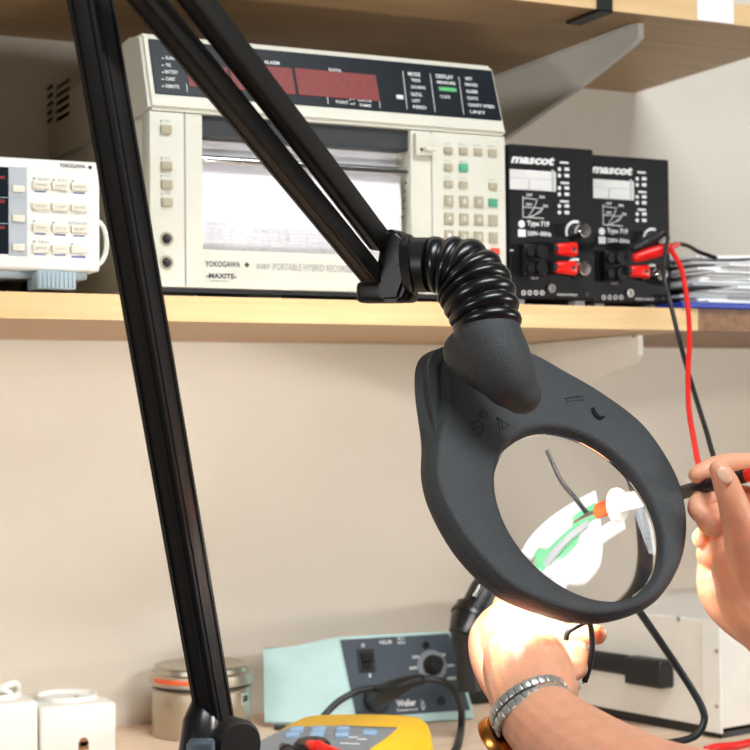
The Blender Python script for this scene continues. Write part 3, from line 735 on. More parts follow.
# bottom pivot, stem and base
bm = NB(); pc = PD(233, 744, 1.085)
axp = (RT*.80 - FW*.60).normalized()
lathe(bm, pc, -FW*.82+RT*.57, [(.0008, .010), (.0145, .010), (.0170, .006), (.0170, -.006), (.0008, -.006)], 40); 
pv = obj('pivot_disc', bm, 'arm', t, 40)
bm = NB(); tube(bm, [PD(207, 697, 1.095), PD(206, 703, 1.093), PD(202, 722, 1.085), PD(199, 760, 1.08)], [.008, .0095, .0125, .014], 20, True); obj('arm_socket', bm, 'blackgloss', t, 180)
bm = NB(); FPV = Frame(PD(200, 755, 1.06), RT, UP); FPV.pbox(bm, 187, 741, 214, 785, -.01, .008, .002); obj('fork', bm, 'station', t, 40)
bm = NB(); tube(bm, [PD(216, 752, 1.09), V((base.x, base.y, ZB+.03))], .012, 20); obj('stem', bm, 'black', t, 40)
bm = NB(); lathe(bm, (base.x, base.y, ZB+.0024), (0,0,1), [(.075, .0005), (.075, .012), (.070, .018), (.02, .022), (.016, .034)], 48); obj('base', bm, 'black', t, 40)

# ------------------------------------------------------------------ tin can
bc = PZ(202, 733, ZB); rt_ = .0500
t = thing('tin_canister', 'tin canister with a loose lid behind the foot of the lamp arm', 'tin', (bc.x, bc.y, ZB+.0003))
Dt = (bc-CAM).dot(FW); ht = (740-693)*Dt/FPX
bm = NB(); lathe(bm, (bc.x, bc.y, ZB+.0003), (0,0,1), [(rt_-.001, 0), (rt_, .0015), (rt_, ht-.003), (rt_+.0012, ht-.0015), (rt_, ht), (rt_-.002, ht)], 64); can = obj('body', bm, 'tin', t, 35)
bm = NB(); lathe(bm, (bc.x, bc.y, ZB+ht), (0,0,1), [(rt_-.003, .0006), (rt_-.003, .003)], 64); obj('inner_rim', bm, 'dark', can, 35)
bm = NB(); lathe(bm, (bc.x, bc.y, ZB+ht+.0035), (0,0,1), [(rt_-.001, 0), (rt_+.0018, .0005), (rt_+.0022, .0035), (rt_+.0022, .0105), (rt_+.0006, .012), (rt_-.003, .0125), (rt_-.004, .0165), (rt_-.0025, .0185), (rt_-.004, .0192), (rt_-.009, .0165), (.001, .0155)], 64); obj('lid', bm, 'tin', t, 35)
bm = NB(); lathe(bm, (bc.x, bc.y, ZB+ht+.0035), (0,0,1), [(rt_+.0023, .0042), (rt_+.0024, .0045), (rt_+.0024, .0088), (rt_+.0023, .009)], 64, cap=False)
bmesh.ops.delete(bm, geom=[v for v in bm.verts if (v.co-V((bc.x, bc.y, v.co.z))).normalized().dot(V((-.75, -.66, 0))) < .80], context='VERTS')
obj('orange_band', bm, 'orange', t, 35)
bm = NB()
q = PZ(247, 735, ZB); ang = math.atan2(-.75, .55)
pdir = V((cos(ang), sin(ang), 0)); tq = V((-pdir.y, pdir.x, 0)); o0 = V((bc.x, bc.y, ZB+ht-.009))+pdir*(rt_+.0008)
for r_, c_ in ((.006, 0),):
    hexa(bm, [o0+tq*i*.006+V((0,0,j*.0065))-pdir*.002 for i, j in ((-1,-1),(1,-1),(1,1),(-1,1))] + [o0+tq*i*.006+V((0,0,j*.0065))+pdir*.0012 for i, j in ((-1,-1),(1,-1),(1,1),(-1,1))], .001)
lt = obj('latch', bm, 'chrome', can)
bm = NB(); hexa(bm, [o0+tq*i*.004+V((0,0,j*.003-.0005))+pdir*.001 for i, j in ((-1,-1),(1,-1),(1,1),(-1,1))] + [o0+tq*i*.004+V((0,0,j*.003-.0005))+pdir*.0016 for i, j in ((-1,-1),(1,-1),(1,1),(-1,1))]); obj('latch_slot', bm, 'dark', lt)

# ------------------------------------------------------------------ white socket boxes
def socket_box(u0, u1, vtop, ub, vb, label):
    """front face between pixel columns u0-u1, its top edge at row vtop"""
    YB = 1.535
    p0 = PY(u0, vtop, YB); p1 = PY(u1, vtop+1, YB); zt = (p0.z+p1.z)/2
    t = thing('socket_box', label, 'socket box', ((p0.x+p1.x)/2, YB+.03, ZB+.0003))
    dpt = .085
    bm = NB(); box(bm, (p0.x, YB, ZB+.0003), (p1.x, YB+dpt, zt), .004, 3); bx_ = obj('housing', bm, 'ivory', t, 40)
    bm = NB(); xc, yc = (p0.x+p1.x)/2, YB+dpt/2; wd = (p1.x-p0.x)/2
    lathe(bm, (xc, yc, zt), (0,0,1), [(wd-.006, -.0005), (wd-.007, .004), (wd-.0095, .0045), (wd-.0105, .0005), (.001, .0004)], 40); so_ = obj('socket_ring', bm, 'ivory', t, 40)
    bm = NB()
    for dx in (-.0095, .0095): cyl(bm, (xc+dx, yc, zt), (xc+dx, yc, zt+.0008), .0025, None, 12)
    obj('contact_hole', bm, 'dark', so_)
    return t, YB
t, YB = socket_box(40.5, 117, 704, 83, 742, 'white socket box with a cable hole, right one of the pair')
bm = NB(); FB = Frame((0, YB, 0), (1,0,0), (0,0,1)); FB.disc(bm, 83.5, 742, .0042, -.002, .0004, 20); obj('cable_hole', bm, 'brownmottle', t)
bm = NB(); FB.pbox(bm, 78.5, 742, 88.5, 750, -.002, .0004); obj('cable_slot', bm, 'brownmottle', t)
t2, YB = socket_box(-36, 38.5, 703, 0, 0, 'white socket box at the left with a white cable knot on top')
zc_ = FB.px(5, 703)[1]
bm = NB(); k0 = PY(3, 697, 1.57)
tube(bm, [k0+V(q) for q in ((-.045, .0, -.004), (-.018, -.004, .000), (-.002, -.006, .009), (.010, -.002, .012), (.014, .003, .006), (.006, .006, .0015), (-.006, .001, .003), (-.004, -.008, .008), (.004, -.012, .004), (.005, -.014, -.004))], .0032, 10, sub=6)
tag(obj('white_cable', bm, 'ivory'), 'white cable looped in a knot on top of the left socket box', 'cable')

# ------------------------------------------------------------------ soldering station
fl = PZ(357, 728, ZB); fr = PZ(473, 719, ZB)
t = thing('soldering_station', 'pale teal soldering station with a slate control panel on the bench', 'soldering station', ((fl.x+fr.x)/2, fl.y+.05, ZB+.0003))
exs = (fr-fl).normalized(); eys = V((-exs.y, exs.x, 0))
tl = 0.30
Wd = (fr-fl).length
FSN = Frame(fl+V((0,0,.006)), exs, V((0,0,1))*cos(tl)+eys*sin(tl))
hS = FSN.px(339, 640)[1]
lft = FSN.px(340, 641)[0]; rgt = FSN.px(449, 633)[0]
# panel corners
pa = [FSN.pt(FSN.px(356, 718)[0], FSN.px(356, 718)[1]), FSN.pt(FSN.px(470, 710)[0], FSN.px(470, 710)[1]), FSN.pt(*FSN.px(449, 633)), FSN.pt(*FSN.px(339, 640))]
z_t = (pa[2].z+pa[3].z)/2; pa[2].z = pa[3].z = z_t; z_b = min(pa[0].z, pa[1].z)
bl0 = PZ(266, 724, ZB+.004); 
def up(p, z): return V((p.x, p.y, z))
back = eys*.105
zr = z_t-.002
zl = PD(268, 650, (bl0-CAM).dot(FW)).z
bkl = V((bl0.x, bl0.y, 0)); bkr = bkl+exs*(Wd*.95)
sdv = bkl-V((pa[0].x, pa[0].y, 0)); sl_ = sdv.length; sdv.normalize()
h3 = (pa[3]-pa[0]).dot(sdv); h3r = (pa[2]-pa[1]).dot(sdv)
kf = (0, 0, 1, 1, .5, 0, 0)
prof = [(-.002, ZB+.004), (-.002, pa[0].z), (h3-.001, z_t+.0025), (h3+.010, z_t+.0025), (h3+.042, zl+.0005), (sl_, zl+.003), (sl_, ZB+.004)]
dxl = [(pa[0]-pa[0]), ] 
lean = (pa[3]-pa[0]); lean = lean - sdv*lean.dot(sdv); lean.z = 0
Lp = [V((pa[0].x, pa[0].y, 0))+sdv*a_+V((0,0,z))-exs*.004+lean*k_ for (a_, z), k_ in zip(prof, kf)]
leanr = (pa[2]-pa[1]); leanr = leanr - sdv*leanr.dot(sdv); leanr.z = 0
Rp = [V((pa[1].x, pa[1].y, 0))+sdv*(a_+(h3r-h3)*(1 if 2 <= i_ <= 4 else 0))+V((0,0,z))+exs*.003+leanr*kf[i_] for i_, (a_, z) in enumerate(prof)]
bm = NB(); va = [bm.verts.new(p) for p in Lp]; vb = [bm.verts.new(p) for p in Rp]
fs = [bm.faces.new(va), bm.faces.new(vb[::-1])] + [bm.faces.new((va[i], va[(i+1) % 7], vb[(i+1) % 7], vb[i])) for i in range(7)]
bmesh.ops.bevel(bm, geom=list({e for f in fs for e in f.edges}), offset=.0025, segments=3, affect='EDGES', clamp_overlap=True)
obj('housing', bm, 'teal', t, 40)
bkr = bkl+exs*(Wd+.006)
bm = NB(); hexa(bm, [up(bkl, ZB+.006)-exs*.001, up(bkr, ZB+.006)+exs*.001, up(bkr, zl+.001)+exs*.001, up(bkl, zl+.001)-exs*.001] + [up(bkl, ZB+.006)-exs*.001+eys*.004, up(bkr, ZB+.006)+exs*.001+eys*.004, up(bkr, zl+.001)+exs*.001+eys*.004, up(bkl, zl+.001)-exs*.001+eys*.004], .001); obj('back_plate', bm, 'dark', t)
bm = NB(); bev = V((0,0,0)); nn = FSN.en
hexa(bm, [p-nn*.002 for p in pa] + [p+nn*.0012 for p in pa], .0006); panel = obj('control_panel', bm, 'station', t)
bm = NB(); hexa(bm, [up(pa[0], ZB+.0012)-exs*.004-eys*.006, up(pa[1], ZB+.0012)+exs*.003-eys*.006, pa[1]+exs*.003-V((0,0,.0005)), pa[0]-exs*.004-V((0,0,.0005))] + [up(p, z)+eys*.03 for p, z in ((pa[0]-exs*.004, ZB+.0012), (pa[1]+exs*.003, ZB+.0012), (pa[1]+exs*.003, z_b), (pa[0]-exs*.004, z_b))], .002); obj('front_lip', bm, 'teal', t, 40)
for p in (up(pa[0], 0)+eys*.012, up(pa[1], 0)+eys*.012-exs*.01, bkl-eys*.015+exs*.01, bkr-eys*.015-exs*.01):
    bm = NB(); cyl(bm, (p.x, p.y, ZB+.0003), (p.x, p.y, ZB+.0045), .006, None, 16); obj('foot', bm, 'black', t)
FSP = Frame(FSN.pt(0, 0, .0013), FSN.ex, FSN.ey)
bm = NB(); FSP.pbox(bm, 357.5, 649, 374.5, 672.5, 0, .0015, .0005); swf = obj('switch', bm, 'black', t)
bm = NB(); FSP.pbox(bm, 360.5, 652.5, 371, 662, .001, .006, .001); FSP.pbox(bm, 360.5, 662, 371, 670, .001, .0028, .0006); obj('rocker', bm, 'blackgloss', swf)
a, b = FSP.px(432, 665.5); bm = NB(); lathe(bm, FSP.pt(a, b, 0), nn, [(.0105, 0), (.0105, .004), (.0085, .006), (.0075, .015), (.0065, .016), (.001, .016)], 32); kb = obj('knob', bm, 'black', t, 40)
bm = NB(); lathe(bm, FSP.pt(a, b, 0), nn, [(.0165, 0), (.0165, .0006), (.0105, .0007)], 32); obj('knob_skirt', bm, 'mmface', kb, 40)
bm = NB(); FSP.disc(bm, 425.5, 645, .0034, 0, .003, 18); obj('indicator_lamp', bm, 'blackgloss', t)
bm = NB(); FSP.disc(bm, 441, 701, .0048, 0, .0008, 20); obj('earth_socket', bm, 'black', t)
bm = NB()
for s_, b4 in (('O', (361, 643.5, 364.5, 647.5)), ('I', (369, 673.5, 370.5, 677.5)), ('WELLER', (379, 640.5, 392, 644)), ('C', (397, 637, 404, 640)), ('WS 51', (397, 641.5, 405, 644)),
               ('200', (409, 666.5, 417, 669.5)), ('250', (412, 655.5, 419, 658.5)), ('300', (425.5, 650.5, 432, 653.5)), ('350', (438.5, 653.5, 445, 656.5)), ('400', (447, 664, 454, 667)), ('450', (446.5, 676.5, 456, 680))):
    FSP.text(bm, s_, *b4, bold=.03)
FSP.text(bm, 'Weller', 396, 699.5, 416, 706.5, bold=.05); FSP.text(bm, 'Temtronic', 396, 708.5, 418, 711, bold=.02)
FSP.line(bm, ((421, 700), (422.5, 704), (421, 705), (423, 710), (425, 706)), .0008); FSP.line(bm, ((423.2, 701), (424.5, 706)), .0006)
obj('printing', bm, 'white', panel)
# tool plug and black lead
a, b = FSP.px(376, 699)
p0 = FSP.pt(a, b, 0)
t = thing('soldering_iron_lead', 'thick black lead plugged into the front of the soldering station', 'cable', p0)
D0 = (p0-CAM).dot(FW)
bm = NB(); tube(bm, [p0+nn*.0004, p0+nn*.007, PD(377.5, 697, D0-.02), PD(385, 693, D0-.035), PD(396, 688, D0-.05), PD(402, 685, D0-.055), PD(413, 681, D0-.06), PD(424, 679, D0-.062)], [.0135, .0135, .011, .0105, .0100, .0085, .0065, .005], 24); obj('plug', bm, 'black', t, 40)
bm = NB(); tube(bm, [PD(424, 679, D0-.062), PD(440, 681, D0-.062), PD(454, 691, D0-.06), PD(461, 708, D0-.06), PD(461, 728, D0-.062), PZ(458, 745, ZB+.010), PZ(452, 758, ZB+.007), PZ(455, 774, ZB+.007)], .0037, 12, sub=8); obj('lead', bm, 'black', t, 180)
bm = NB(); wz = (ZB+.006)
tube(bm, [PD(316, 728, D0-.07), PD(324, 716, D0-.06), PD(338, 702, D0-.05), PD(356, 692, D0-.042), PD(374, 688, D0-.034)], .0034, 12, sub=8)
tube(bm, [PD(316, 728, D0-.07), PD(311, 738, D0-.072), PZ(300, 746, ZB+.006), PZ(285, 744, ZB+.006)], .0034, 12, sub=8)
tag(obj('black_cable', bm, 'black', None, 180), 'black cable arching out from behind the yellow multimeter', 'cable')

# ------------------------------------------------------------------ soldering iron stand
t = thing('soldering_iron_stand', 'black soldering iron stand with a funnel between the station and the hand', 'iron stand', PZ(476, 700, ZB+.0003))
Ds = 1.66
bb = PZ(478, 698, ZB)
bm = NB(); box(bm, (bb.x-.035, bb.y-.04, ZB+.0004), (bb.x+.03, bb.y+.035, ZB+.016), .004); obj('base', bm, 'black', t, 40)
bm = NB(); tube(bm, [PD(470, 690, Ds), PD(468, 660, Ds), PD(466, 640, Ds), PD(468, 622, Ds)], [.012, .012, .015, .017], 24); obj('post', bm, 'black', t, 40)
ax0, ax1 = PD(462, 636, Ds-.01), PD(492, 580, Ds+.02)
bm = NB(); tube(bm, [ax0, ax0.lerp(ax1, .2), ax0.lerp(ax1, .45)], [.014, .019, .0205], 28); obj('funnel', bm, 'blackgloss', t, 40)
bm = NB(); tube(bm, [ax0.lerp(ax1, .28), ax0.lerp(ax1, .34)], [.0215, .0215], 28); obj('funnel_ring', bm, 'blackgloss', t, 40)
tm = thing('soldering_iron', 'black soldering iron resting in the stand behind the magnifier', 'soldering iron', ax1)
bm = NB(); tube(bm, [ax0.lerp(ax1, .46), ax0.lerp(ax1, .8), ax0.lerp(ax1, 1.0), ax0.lerp(ax1, 1.9)], [.016, .0165, .014, .012], 24, True); obj('handle', bm, 'black', tm, 60)
bm = NB(); pa_ = PD(474, 597, Ds-.012); pb_ = PD(480, 586, Ds-.006); tube(bm, [pa_, pb_], .0026, 10); obj('steel_clip', bm, 'chrome', tm)

# ------------------------------------------------------------------ multimeter
Dm = 1.52
t = thing('multimeter', 'yellow multimeter lying on the bench with a grey face and blue keys', 'multimeter', PZ(345, 770, ZB+.0003))
zm = PD(375, 716, 1.55).z
near = .13
c_fl, c_fr = PD(312, 714.5, 1.575), PD(420, 716, 1.575)
ax_ = V((1, -.25, 0)).normalized()
FMM = None
# body as a rounded slab: far edge raised on its stand
o_fl = PD(305, 715, 1.56); o_fr = PD(424, 717, 1.555); o_nr = PD(437, 768, 1.47); o_nl = PD(236, 764, 1.43); o_ml = PD(262, 741, 1.48)
zt_ = [p.z for p in (o_fl, o_fr, o_nr, o_nl)]
ex_ = (o_fr-o_fl); ex_.z = 0; ex_.normalize()
FMM = Frame(PD(355, 726, 1.53), ex_, V((-ex_.y, ex_.x, 0))*.99+V((0,0,.12)))
outl = [(304, 716), (330, 713.5), (372, 713), (410, 714.5), (425, 718), (431, 728), (434, 752), (434, 775), (400, 785), (300, 785), (215, 772), (210, 760), (252, 744), (278, 729)]
O2 = catmull([FMM.px(u, v) for u, v in outl], 4, True)
cx_ = sum(p[0] for p in O2)/len(O2); cy_ = sum(p[1] for p in O2)/len(O2)
def mring(k, c): return [FMM.pt(cx_+(x-cx_)*k, cy_+(y-cy_)*k, c) for x, y in O2]
bm = NB(); ringloft(bm, [mring(.90, -.020), mring(.97, -.0185), mring(1, -.016), mring(1, -.008), mring(.985, -.003), mring(.95, 0)]); obj('holster', bm, 'yellow', t, 60)
bm = NB(); fc = [FMM.pt(*FMM.px(u, v, .0003), .0003) for u, v in ((288, 728.5), (345, 726.5), (397, 729), (385, 739), (366, 752), (330, 775), (250, 770), (240, 758), (262, 741))]
fa = bm.faces.new([bm.verts.new(p) for p in fc]); bmesh.ops.extrude_face_region(bm, geom=[fa])
for v in list(bm.verts)[:9]: v.co += FMM.en*.0012
obj('face', bm, 'mmface', t)
bm = NB(); FMM.line(bm, ((342, 727.8), (396, 729.5)), .002, .0018); obj('face_trim', bm, 'dark', t)
for (u, v) in ((297, 732.5), (319, 732), (343, 732.5), (370, 735.5), (292, 738), (317, 737.5), (342, 738)):
    a, b = FMM.px(u, v); bm = NB(); FMM.box(bm, (a-.0062, b-.0045, a+.0062, b+.0045), .001, .005, .0015); obj('key', bm, 'mmblue', t, 40)
bm = NB()
for (u, v) in ((353, 739), (362, 741), (345, 745), (355, 745.5)):
    a, b = FMM.px(u, v); FMM.box(bm, (a-.004, b-.0012, a+.004, b+.0012), .001, .0018)
obj('printing', bm, 'white', t)
a, b = FMM.px(312, 752)
bm = NB(); lathe(bm, FMM.pt(a, b, .001), FMM.en, [(.016, 0), (.016, .006), (.013, .009), (.001, .0095)], 28); obj('selector_dial', bm, 'black', t, 40)
for nm, m_, A0, A1, lab in (('test_probe', 'red', (310, 745), (345, 759), 'red test probe lying across the yellow multimeter'), ('test_probe', 'black', (284, 748), (292, 760), 'black test probe lying across the yellow multimeter')):
    pA = FMM.pt(*FMM.px(*A0, .010), .010); pB = FMM.pt(*FMM.px(*A1, .010), .010); dv = (pB-pA).normalized()
    tt = thing(nm, lab, 'probe', pA, 'probes on the multimeter')
    bm = NB(); tube(bm, [pA, pA+dv*.008, pB, pB+dv*.03], [.0045, .0060, .0060, .0054], 16, True); obj('grip', bm, m_, tt, 180)
    bm = NB(); tube(bm, [pA+dv*.011, pA+dv*.013], [.0070, .0070], 16); obj('guard', bm, m_, tt, 40)

# ------------------------------------------------------------------ white instrument case at the right
cA = PZ(583, 706, ZB+.008); cB = PZ(722, 733.5, ZB+.006)
cxs = (cB-cA); cxs.z = 0; cxs.normalize()       # runs towards the camera
cn = V((-cxs.y, cxs.x, 0)); cn = -cn if cn.x > 0 else cn
hC = PD(722, 622, (cB-CAM).dot(FW)).z
t = thing('instrument_case', 'pale grey metal instrument case with a black bar handle', 'case', (1.13, 1.5, ZB+.0003))
wC = .24; far = -cxs*.05
cA2 = cA-cxs*.06
bm = NB(); hexa(bm, [up(cA2, ZB+.010), up(cB, ZB+.010), up(cB-cn*wC, ZB+.010), up(cA2-cn*wC, ZB+.010), up(cA2, hC), up(cB, hC), up(cB-cn*wC, hC), up(cA2-cn*wC, hC)], .0015); obj('shell', bm, 'case', t)
FC2 = Frame(up(cB, 0), cxs, (0,0,1))
if FC2.en.dot(cn) < 0: FC2.en = -FC2.en
bm = NB(); FC2.box(bm, (-.022, ZB+.006, .002, hC+.0005), 0, .0035, .001); obj('corner_post', bm, 'ivory', t)
bm = NB()
hz0 = FC2.px(640, 665); hz1 = FC2.px(675, 671)
FC2.box(bm, (-.215, FC2.px(612, 661)[1]-.010, FC2.px(640, 664)[0], FC2.px(612, 661)[1]+.011), .008, .017, .004, 3)
obj('handle', bm, 'black', t, 40)
for aa in (FC2.px(660, 671)[0], FC2.px(660, 671)[0]-.15):
    bm = NB(); FC2.box(bm, (aa-.032, FC2.px(660, 671)[1]-.0145, aa+.020, FC2.px(660, 671)[1]+.0135), 0, .020, .003, 3); obj('handle_end', bm, 'black', t, 40)
bm = NB()
for u, v in ((678.5, 619), (719, 651), (719.5, 706)):
    a, b = FC2.px(u, v); cyl(bm, FC2.pt(a, b, 0), FC2.pt(a, b, .004 if u > 700 else .0012), .0022, None, 12)
obj('screw', bm, 'steel', t)
bm = NB(); FC2.box(bm, (-.30, ZB+.0003, -.02, ZB+.0098), -.2, -.004); FC2.box(bm, (-.022, ZB+.0003, -.004, ZB+.006), -.2, -.004); obj('base_plinth', bm, 'black', t)
# cable from under the lamp head down to the bench
bm = NB(); tube(bm, [PD(517, 528, 1.665), PD(505, 470, 1.66), PD(545, 425, 1.50), PD(570, 440, 1.38), PD(589, 473, 1.32), PD(601, 507, 1.31), PD(610, 541, 1.31), PD(615, 565, 1.325), PD(622, 588, 1.345), PD(637, 608, 1.33), PD(655, 634, 1.36), PD(674, 662, 1.38), PD(691, 688, 1.39), PD(702, 708, 1.39), PD(704, 722, 1.39), PD(695, 736, 1.39), PD(675, 742, 1.40), PD(655, 743, 1.42), PD(632, 739, 1.45)], .0031, 12, sub=8)
tag(obj('black_cable', bm, 'black', None, 180), 'black cable looping down in front of the pale instrument case', 'cable')
bm = NB(); tube(bm, [PZ(706, 750, ZB+.004), PZ(716, 747, ZB+.004), PZ(735, 745.5, ZB+.004), PZ(752, 742, ZB+.004), PZ(790, 736, ZB+.004)], .0037, 12, sub=8)
tag(obj('red_cable', bm, 'redwire', None, 180), 'red cable lying on the bench in front of the pale case', 'cable')

# ------------------------------------------------------------------ person: two forearms and hands
person = thing('person', 'person reaching in with both bare hands, pointing a probe at a small board', 'person', PD(760, 790, 1.05))
def limb(name, chains, voxel=.0012, it=4):
    bm = NB()
    for ch in chains:
        tube(bm, [PD(u, v, D) for u, v, D, r in ch], [r*D/FPX for u, v, D, r in ch], 20, True, 5)
    o = obj(name, bm, 'skin', person, 180)
    md = o.modifiers.new('skin_surface', 'REMESH'); md.mode = 'VOXEL'; md.voxel_size = voxel; md.use_smooth_shade = True
    sm = o.modifiers.new('soften', 'SMOOTH'); sm.factor = .5; sm.iterations = it
    return o
right = [
    [(782, 472, 1.20, 13), (755, 465, 1.195, 12), (733, 464, 1.19, 11.5), (718, 466, 1.185, 11), (705, 471, 1.18, 10), (697, 475, 1.178, 8.8)],
    [(719, 469, 1.14, 10), (725, 481, 1.14, 13), (731, 497, 1.14, 14.5), (738, 518, 1.145, 17.5), (750, 545, 1.155, 26), (768, 575, 1.165, 34)],
    [(770, 505, 1.215, 14), (745, 498, 1.21, 12.5), (722, 494, 1.20, 11.5), (704, 498, 1.185, 10.5), (697, 508, 1.175, 10), (704, 517, 1.17, 9.5)],
    [(765, 530, 1.215, 14), (738, 519, 1.205, 12.5), (716, 513, 1.19, 11), (706, 521, 1.178, 10), (714, 528, 1.165, 9.5)],
    [(765, 555, 1.215, 14), (735, 540, 1.205, 12.5), (712, 532, 1.215, 11), (702, 538, 1.21, 10.5)],
    [(711, 554, 1.22, 15), (730, 552, 1.20, 20), (750, 548, 1.205, 24)],
    [(800, 500, 1.20, 24), (775, 540, 1.195, 32), (760, 580, 1.185, 40), (775, 610, 1.175, 42)],
    [(718, 567, 1.225, 21), (722, 588, 1.22, 25), (742, 608, 1.195, 30), (780, 622, 1.17, 42)],
    [(745, 570, 1.185, 34), (768, 606, 1.175, 45), (830, 650, 1.15, 54), (960, 742, 1.07, 68), (1120, 850, .98, 82), (1300, 960, .88, 96)],
]
limb('arm', right)
left = [
    [(1150, 1120, .70, 110), (960, 985, .76, 98), (770, 852, .85, 80), (645, 800, .93, 64), (578, 753, 1.0, 49), (535, 713, 1.045, 39.5), (526, 683, 1.075, 41), (521, 664, 1.09, 39)],
    [(550, 690, 1.06, 26), (545, 665, 1.08, 26), (532, 650, 1.095, 27)],
    [(547, 690, 1.075, 32), (530, 667, 1.09, 41), (524, 656, 1.105, 36), (520, 648, 1.13, 30)],
    # far side of the hand, in the lamplight
    [(528, 672, 1.15, 30), (512, 654, 1.185, 33), (503, 636, 1.205, 31), (504, 624, 1.215, 23)],
    [(510, 700, 1.15, 18), (492, 668, 1.18, 19), (485, 640, 1.20, 17), (492, 622, 1.215, 14)],
    [(520, 640, 1.19, 30), (540, 634, 1.19, 20), (556, 634, 1.185, 14)],
    # thumb and finger reaching up to the board behind the lens
    [(503, 634, 1.22, 16), (506, 605, 1.245, 13.5), (522, 574, 1.27, 12), (533, 545, 1.283, 11), (541, 523, 1.285, 9.5), (546, 513, 1.285, 8)],
    [(515, 630, 1.22, 18), (530, 592, 1.25, 14), (546, 567, 1.26, 12), (561, 555, 1.262, 11), (574, 551, 1.262, 9)],
    # curled fingers at the right
    [(535, 650, 1.16, 17), (560, 638, 1.145, 12.5), (580, 634, 1.125, 11), (597, 635, 1.105, 10)],
    [(535, 668, 1.155, 16), (560, 657, 1.13, 12.5), (578, 655, 1.11, 11), (580, 667, 1.095, 10), (569, 674, 1.085, 9.5)],
]
limb('arm', left)
# fingernails
def nail(u, v, D, rx, ry, ang, nrm, parent):
    bm = NB(); c = PD(u, v, D); ns = nrm.normalized(); x = (RT*cos(ang)+UP*sin(ang)); x = (x-ns*x.dot(ns)).normalized(); y = ns.cross(x)
    rings = []
    for k, (f, h) in enumerate(((1, 0), (.96, .0006), (.7, .0012), (.3, .0016))):
        rings.append([c + x*rx*f*cos(a)*(abs(cos(a))**-.25 if abs(cos(a)) > .1 else 1) + y*ry*f*sin(a) + ns*h for a in [2*pi*i/20 for i in range(20)]])
    ringloft(bm, rings)
    obj('fingernail', bm, 'nail', parent, 180)
arms = [c for c in person.children]
nail(724.5, 475, 1.1307, .0066, .0047, radians(118), -FW+RT*.1+UP*.25, arms[0])

# probe / pen held in the right hand
tipd = (577, 519.5, 1.262)
t = thing('test_probe', 'black handled probe in the right hand pointing at the board under the lens', 'probe', PD(700, 487, 1.215))
def along(pts): return [PD(*p) for p in pts]
bm = NB(); tube(bm, along([(660, 499, 1.2265), (684, 492, 1.207), (715, 483.5, 1.168), (745, 476, 1.150)]), [.0048, .0050, .0050, .0048], 20, True); obj('handle', bm, 'black', t, 60)
bm = NB(); tube(bm, along([(745, 476, 1.150), (765, 471, 1.14)]), [.0046, .0046], 20, True); obj('end_cap', bm, 'red', t, 60)
bm = NB(); tube(bm, along([(600, 515, 1.255), (661, 499, 1.226)]), [.0052, .0052], 20); obj('sleeve', bm, 'ivory', t, 40)
bm = NB(); tube(bm, along([(597.5, 515.6, 1.2562), (600.5, 514.9, 1.2547)]), [.0092, .0092], 24); obj('finger_guard', bm, 'ivory', t, 40)
bm = NB(); tube(bm, along([(585, 518.6, 1.2622), (598, 515.4, 1.256)]), [.0038, .0048], 20); obj('nose', bm, 'orange', t, 40)
bm = NB(); tube(bm, along([(573, 521.5, 1.267), (585.5, 518.5, 1.262)]), [.0006, .0014], 12); obj('needle', bm, 'steel', t, 60)

# small board held under the lens
bcn = PD(570, 531, 1.288)
bex = (RT*.90+UP*.36-FW*.10).normalized(); bn = (UP*.44 - FW*.88 - RT*.05).normalized(); bey = bn.cross(bex)
FBD = Frame(bcn, bex, bey)
t = thing('circuit_board', 'small white circuit board with green patches held under the lens', 'circuit board', bcn)
bm = NB(); FBD.box(bm, (-.019, -.018, .013, .015), -.0016, 0, .0004); FBD.box(bm, (.0125, -.010, .022, -.003), -.0016, 0, .0003); obj('board', bm, 'pcbwhite', t)
bm = NB()
for r in ((-.011, -.012, -.006, -.006), (-.007, -.008, .002, .001), (-.002, -.003, .007, .005), (.005, .002, .012, .009)): FBD.box(bm, r, 0, .0004)
obj('green_mask', bm, 'pcbgreen', t)
for r in ((-.006, -.006, -.001, -.002), (.004, .000, .009, .003), (-.012, .004, -.006, .012)):
    bm = NB(); FBD.box(bm, r, .0004, .0022, .0003); obj('chip', bm, 'grey', t)
# wire clip dangling from the left hand fingers
bm = NB(); tube(bm, along([(566, 640, 1.092), (568, 632, 1.092), (577, 626, 1.092), (588, 622, 1.092), (591.5, 632, 1.092), (592, 650, 1.092), (589, 668, 1.092), (584.5, 682, 1.092)]), .0019, 10, sub=8)
t = thing('wire_link', 'short black wire with a bare end looped over the left fingertips', 'wire', PD(588, 650, 1.092))
o = obj('insulation', bm, 'black', t, 180)
bm = NB(); tube(bm, along([(585, 681, 1.092), (578, 690, 1.091), (569, 697, 1.09)]), .0007, 8); obj('bare_end', bm, 'steel', t, 180)
# wire seen through the lens
bm = NB(); tube(bm, along([(548, 474, 1.27), (559, 495, 1.272), (570, 509, 1.275), (578, 519, 1.278)]), .0008, 8, sub=6)
tag(obj('thin_wire', bm, 'black', None, 180), 'thin black wire running down to the board under the lens', 'wire')

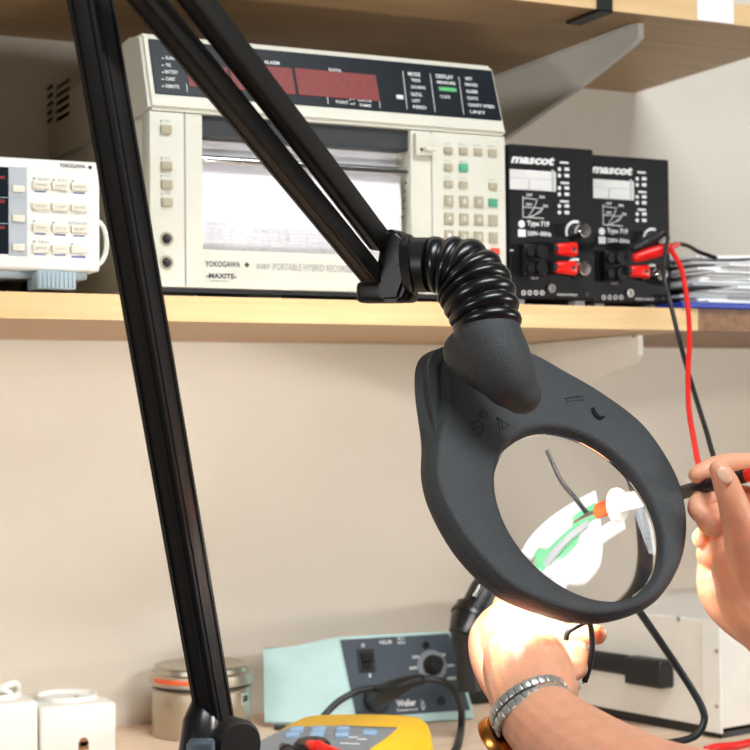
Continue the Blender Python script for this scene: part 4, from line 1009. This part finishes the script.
# wristwatch
wc = PD(532, 711, 1.045)
ia = (-RT*.50 + UP*.866); sd = (RT*.87 + UP*.49).normalized(); sd = (sd-ia*sd.dot(ia)).normalized()
wn = (ia*.74 + FW*.67).normalized(); sd = (sd-wn*sd.dot(wn)).normalized(); wf = wn.cross(sd)
if wf.dot(FW) > 0: wf = -wf
rw, rw2 = .0252, .0252
t = thing('wristwatch', 'gold watch on a steel link bracelet around the left wrist', 'watch', wc)
def wpt(a, k=1): return wc + sd*rw*k*cos(a) + wf*rw2*k*sin(a)
NL = 30
for i in range(NL):
    a = 2*pi*i/NL
    if abs((a-radians(205)+pi) % (2*pi) - pi) < radians(28): continue
    for row, o_ in ((0, -.0036), (1, .0036)):
        aa = a + (pi/NL if row else 0)
        p = wpt(aa); tg = (wpt(aa+.02)-wpt(aa-.02)).normalized(); nr = wn.cross(tg).normalized()
        if nr.dot(p-wc) < 0: nr = -nr
        bm = NB(); hw = .0026
        hexa(bm, [p+wn*o_+tg*x*hw+wn*y*.0030-nr*.0010 for x, y in ((-1,-1),(1,-1),(1,1),(-1,1))] + [p+wn*o_+tg*x*hw*.9+wn*y*.0028+nr*.0012 for x, y in ((-1,-1),(1,-1),(1,1),(-1,1))], .0006)
        obj('link', bm, 'linksteel', t, 40)
bm = NB()
band = [[wpt(2*pi*i/60, .965)+wn*o_ for i in range(60)] for o_ in (-.0062, .0062)]
band2 = [[wpt(2*pi*i/60, .985)+wn*o_ for i in range(60)] for o_ in (.0062, -.0062)]
ringloft(bm, band + band2 + [band[0]], cap=False); bmesh.ops.remove_doubles(bm, verts=bm.verts[:], dist=1e-6)
obj('band', bm, 'dark', t)
aw = radians(205); pw = wpt(aw, 1.03); nr = (pw-wc).normalized()
bm = NB(); lathe(bm, pw, nr, [(.0155, -.002), (.0172, .0005), (.0172, .005), (.0155, .0065), (.0140, .0068)], 40); cs = obj('watch_case', bm, 'gold', t, 40)
bm = NB(); lathe(bm, pw, nr, [(.0141, .0060), (.0141, .0070), (.001, .0074)], 40); obj('dial', bm, 'orange', cs, 40)
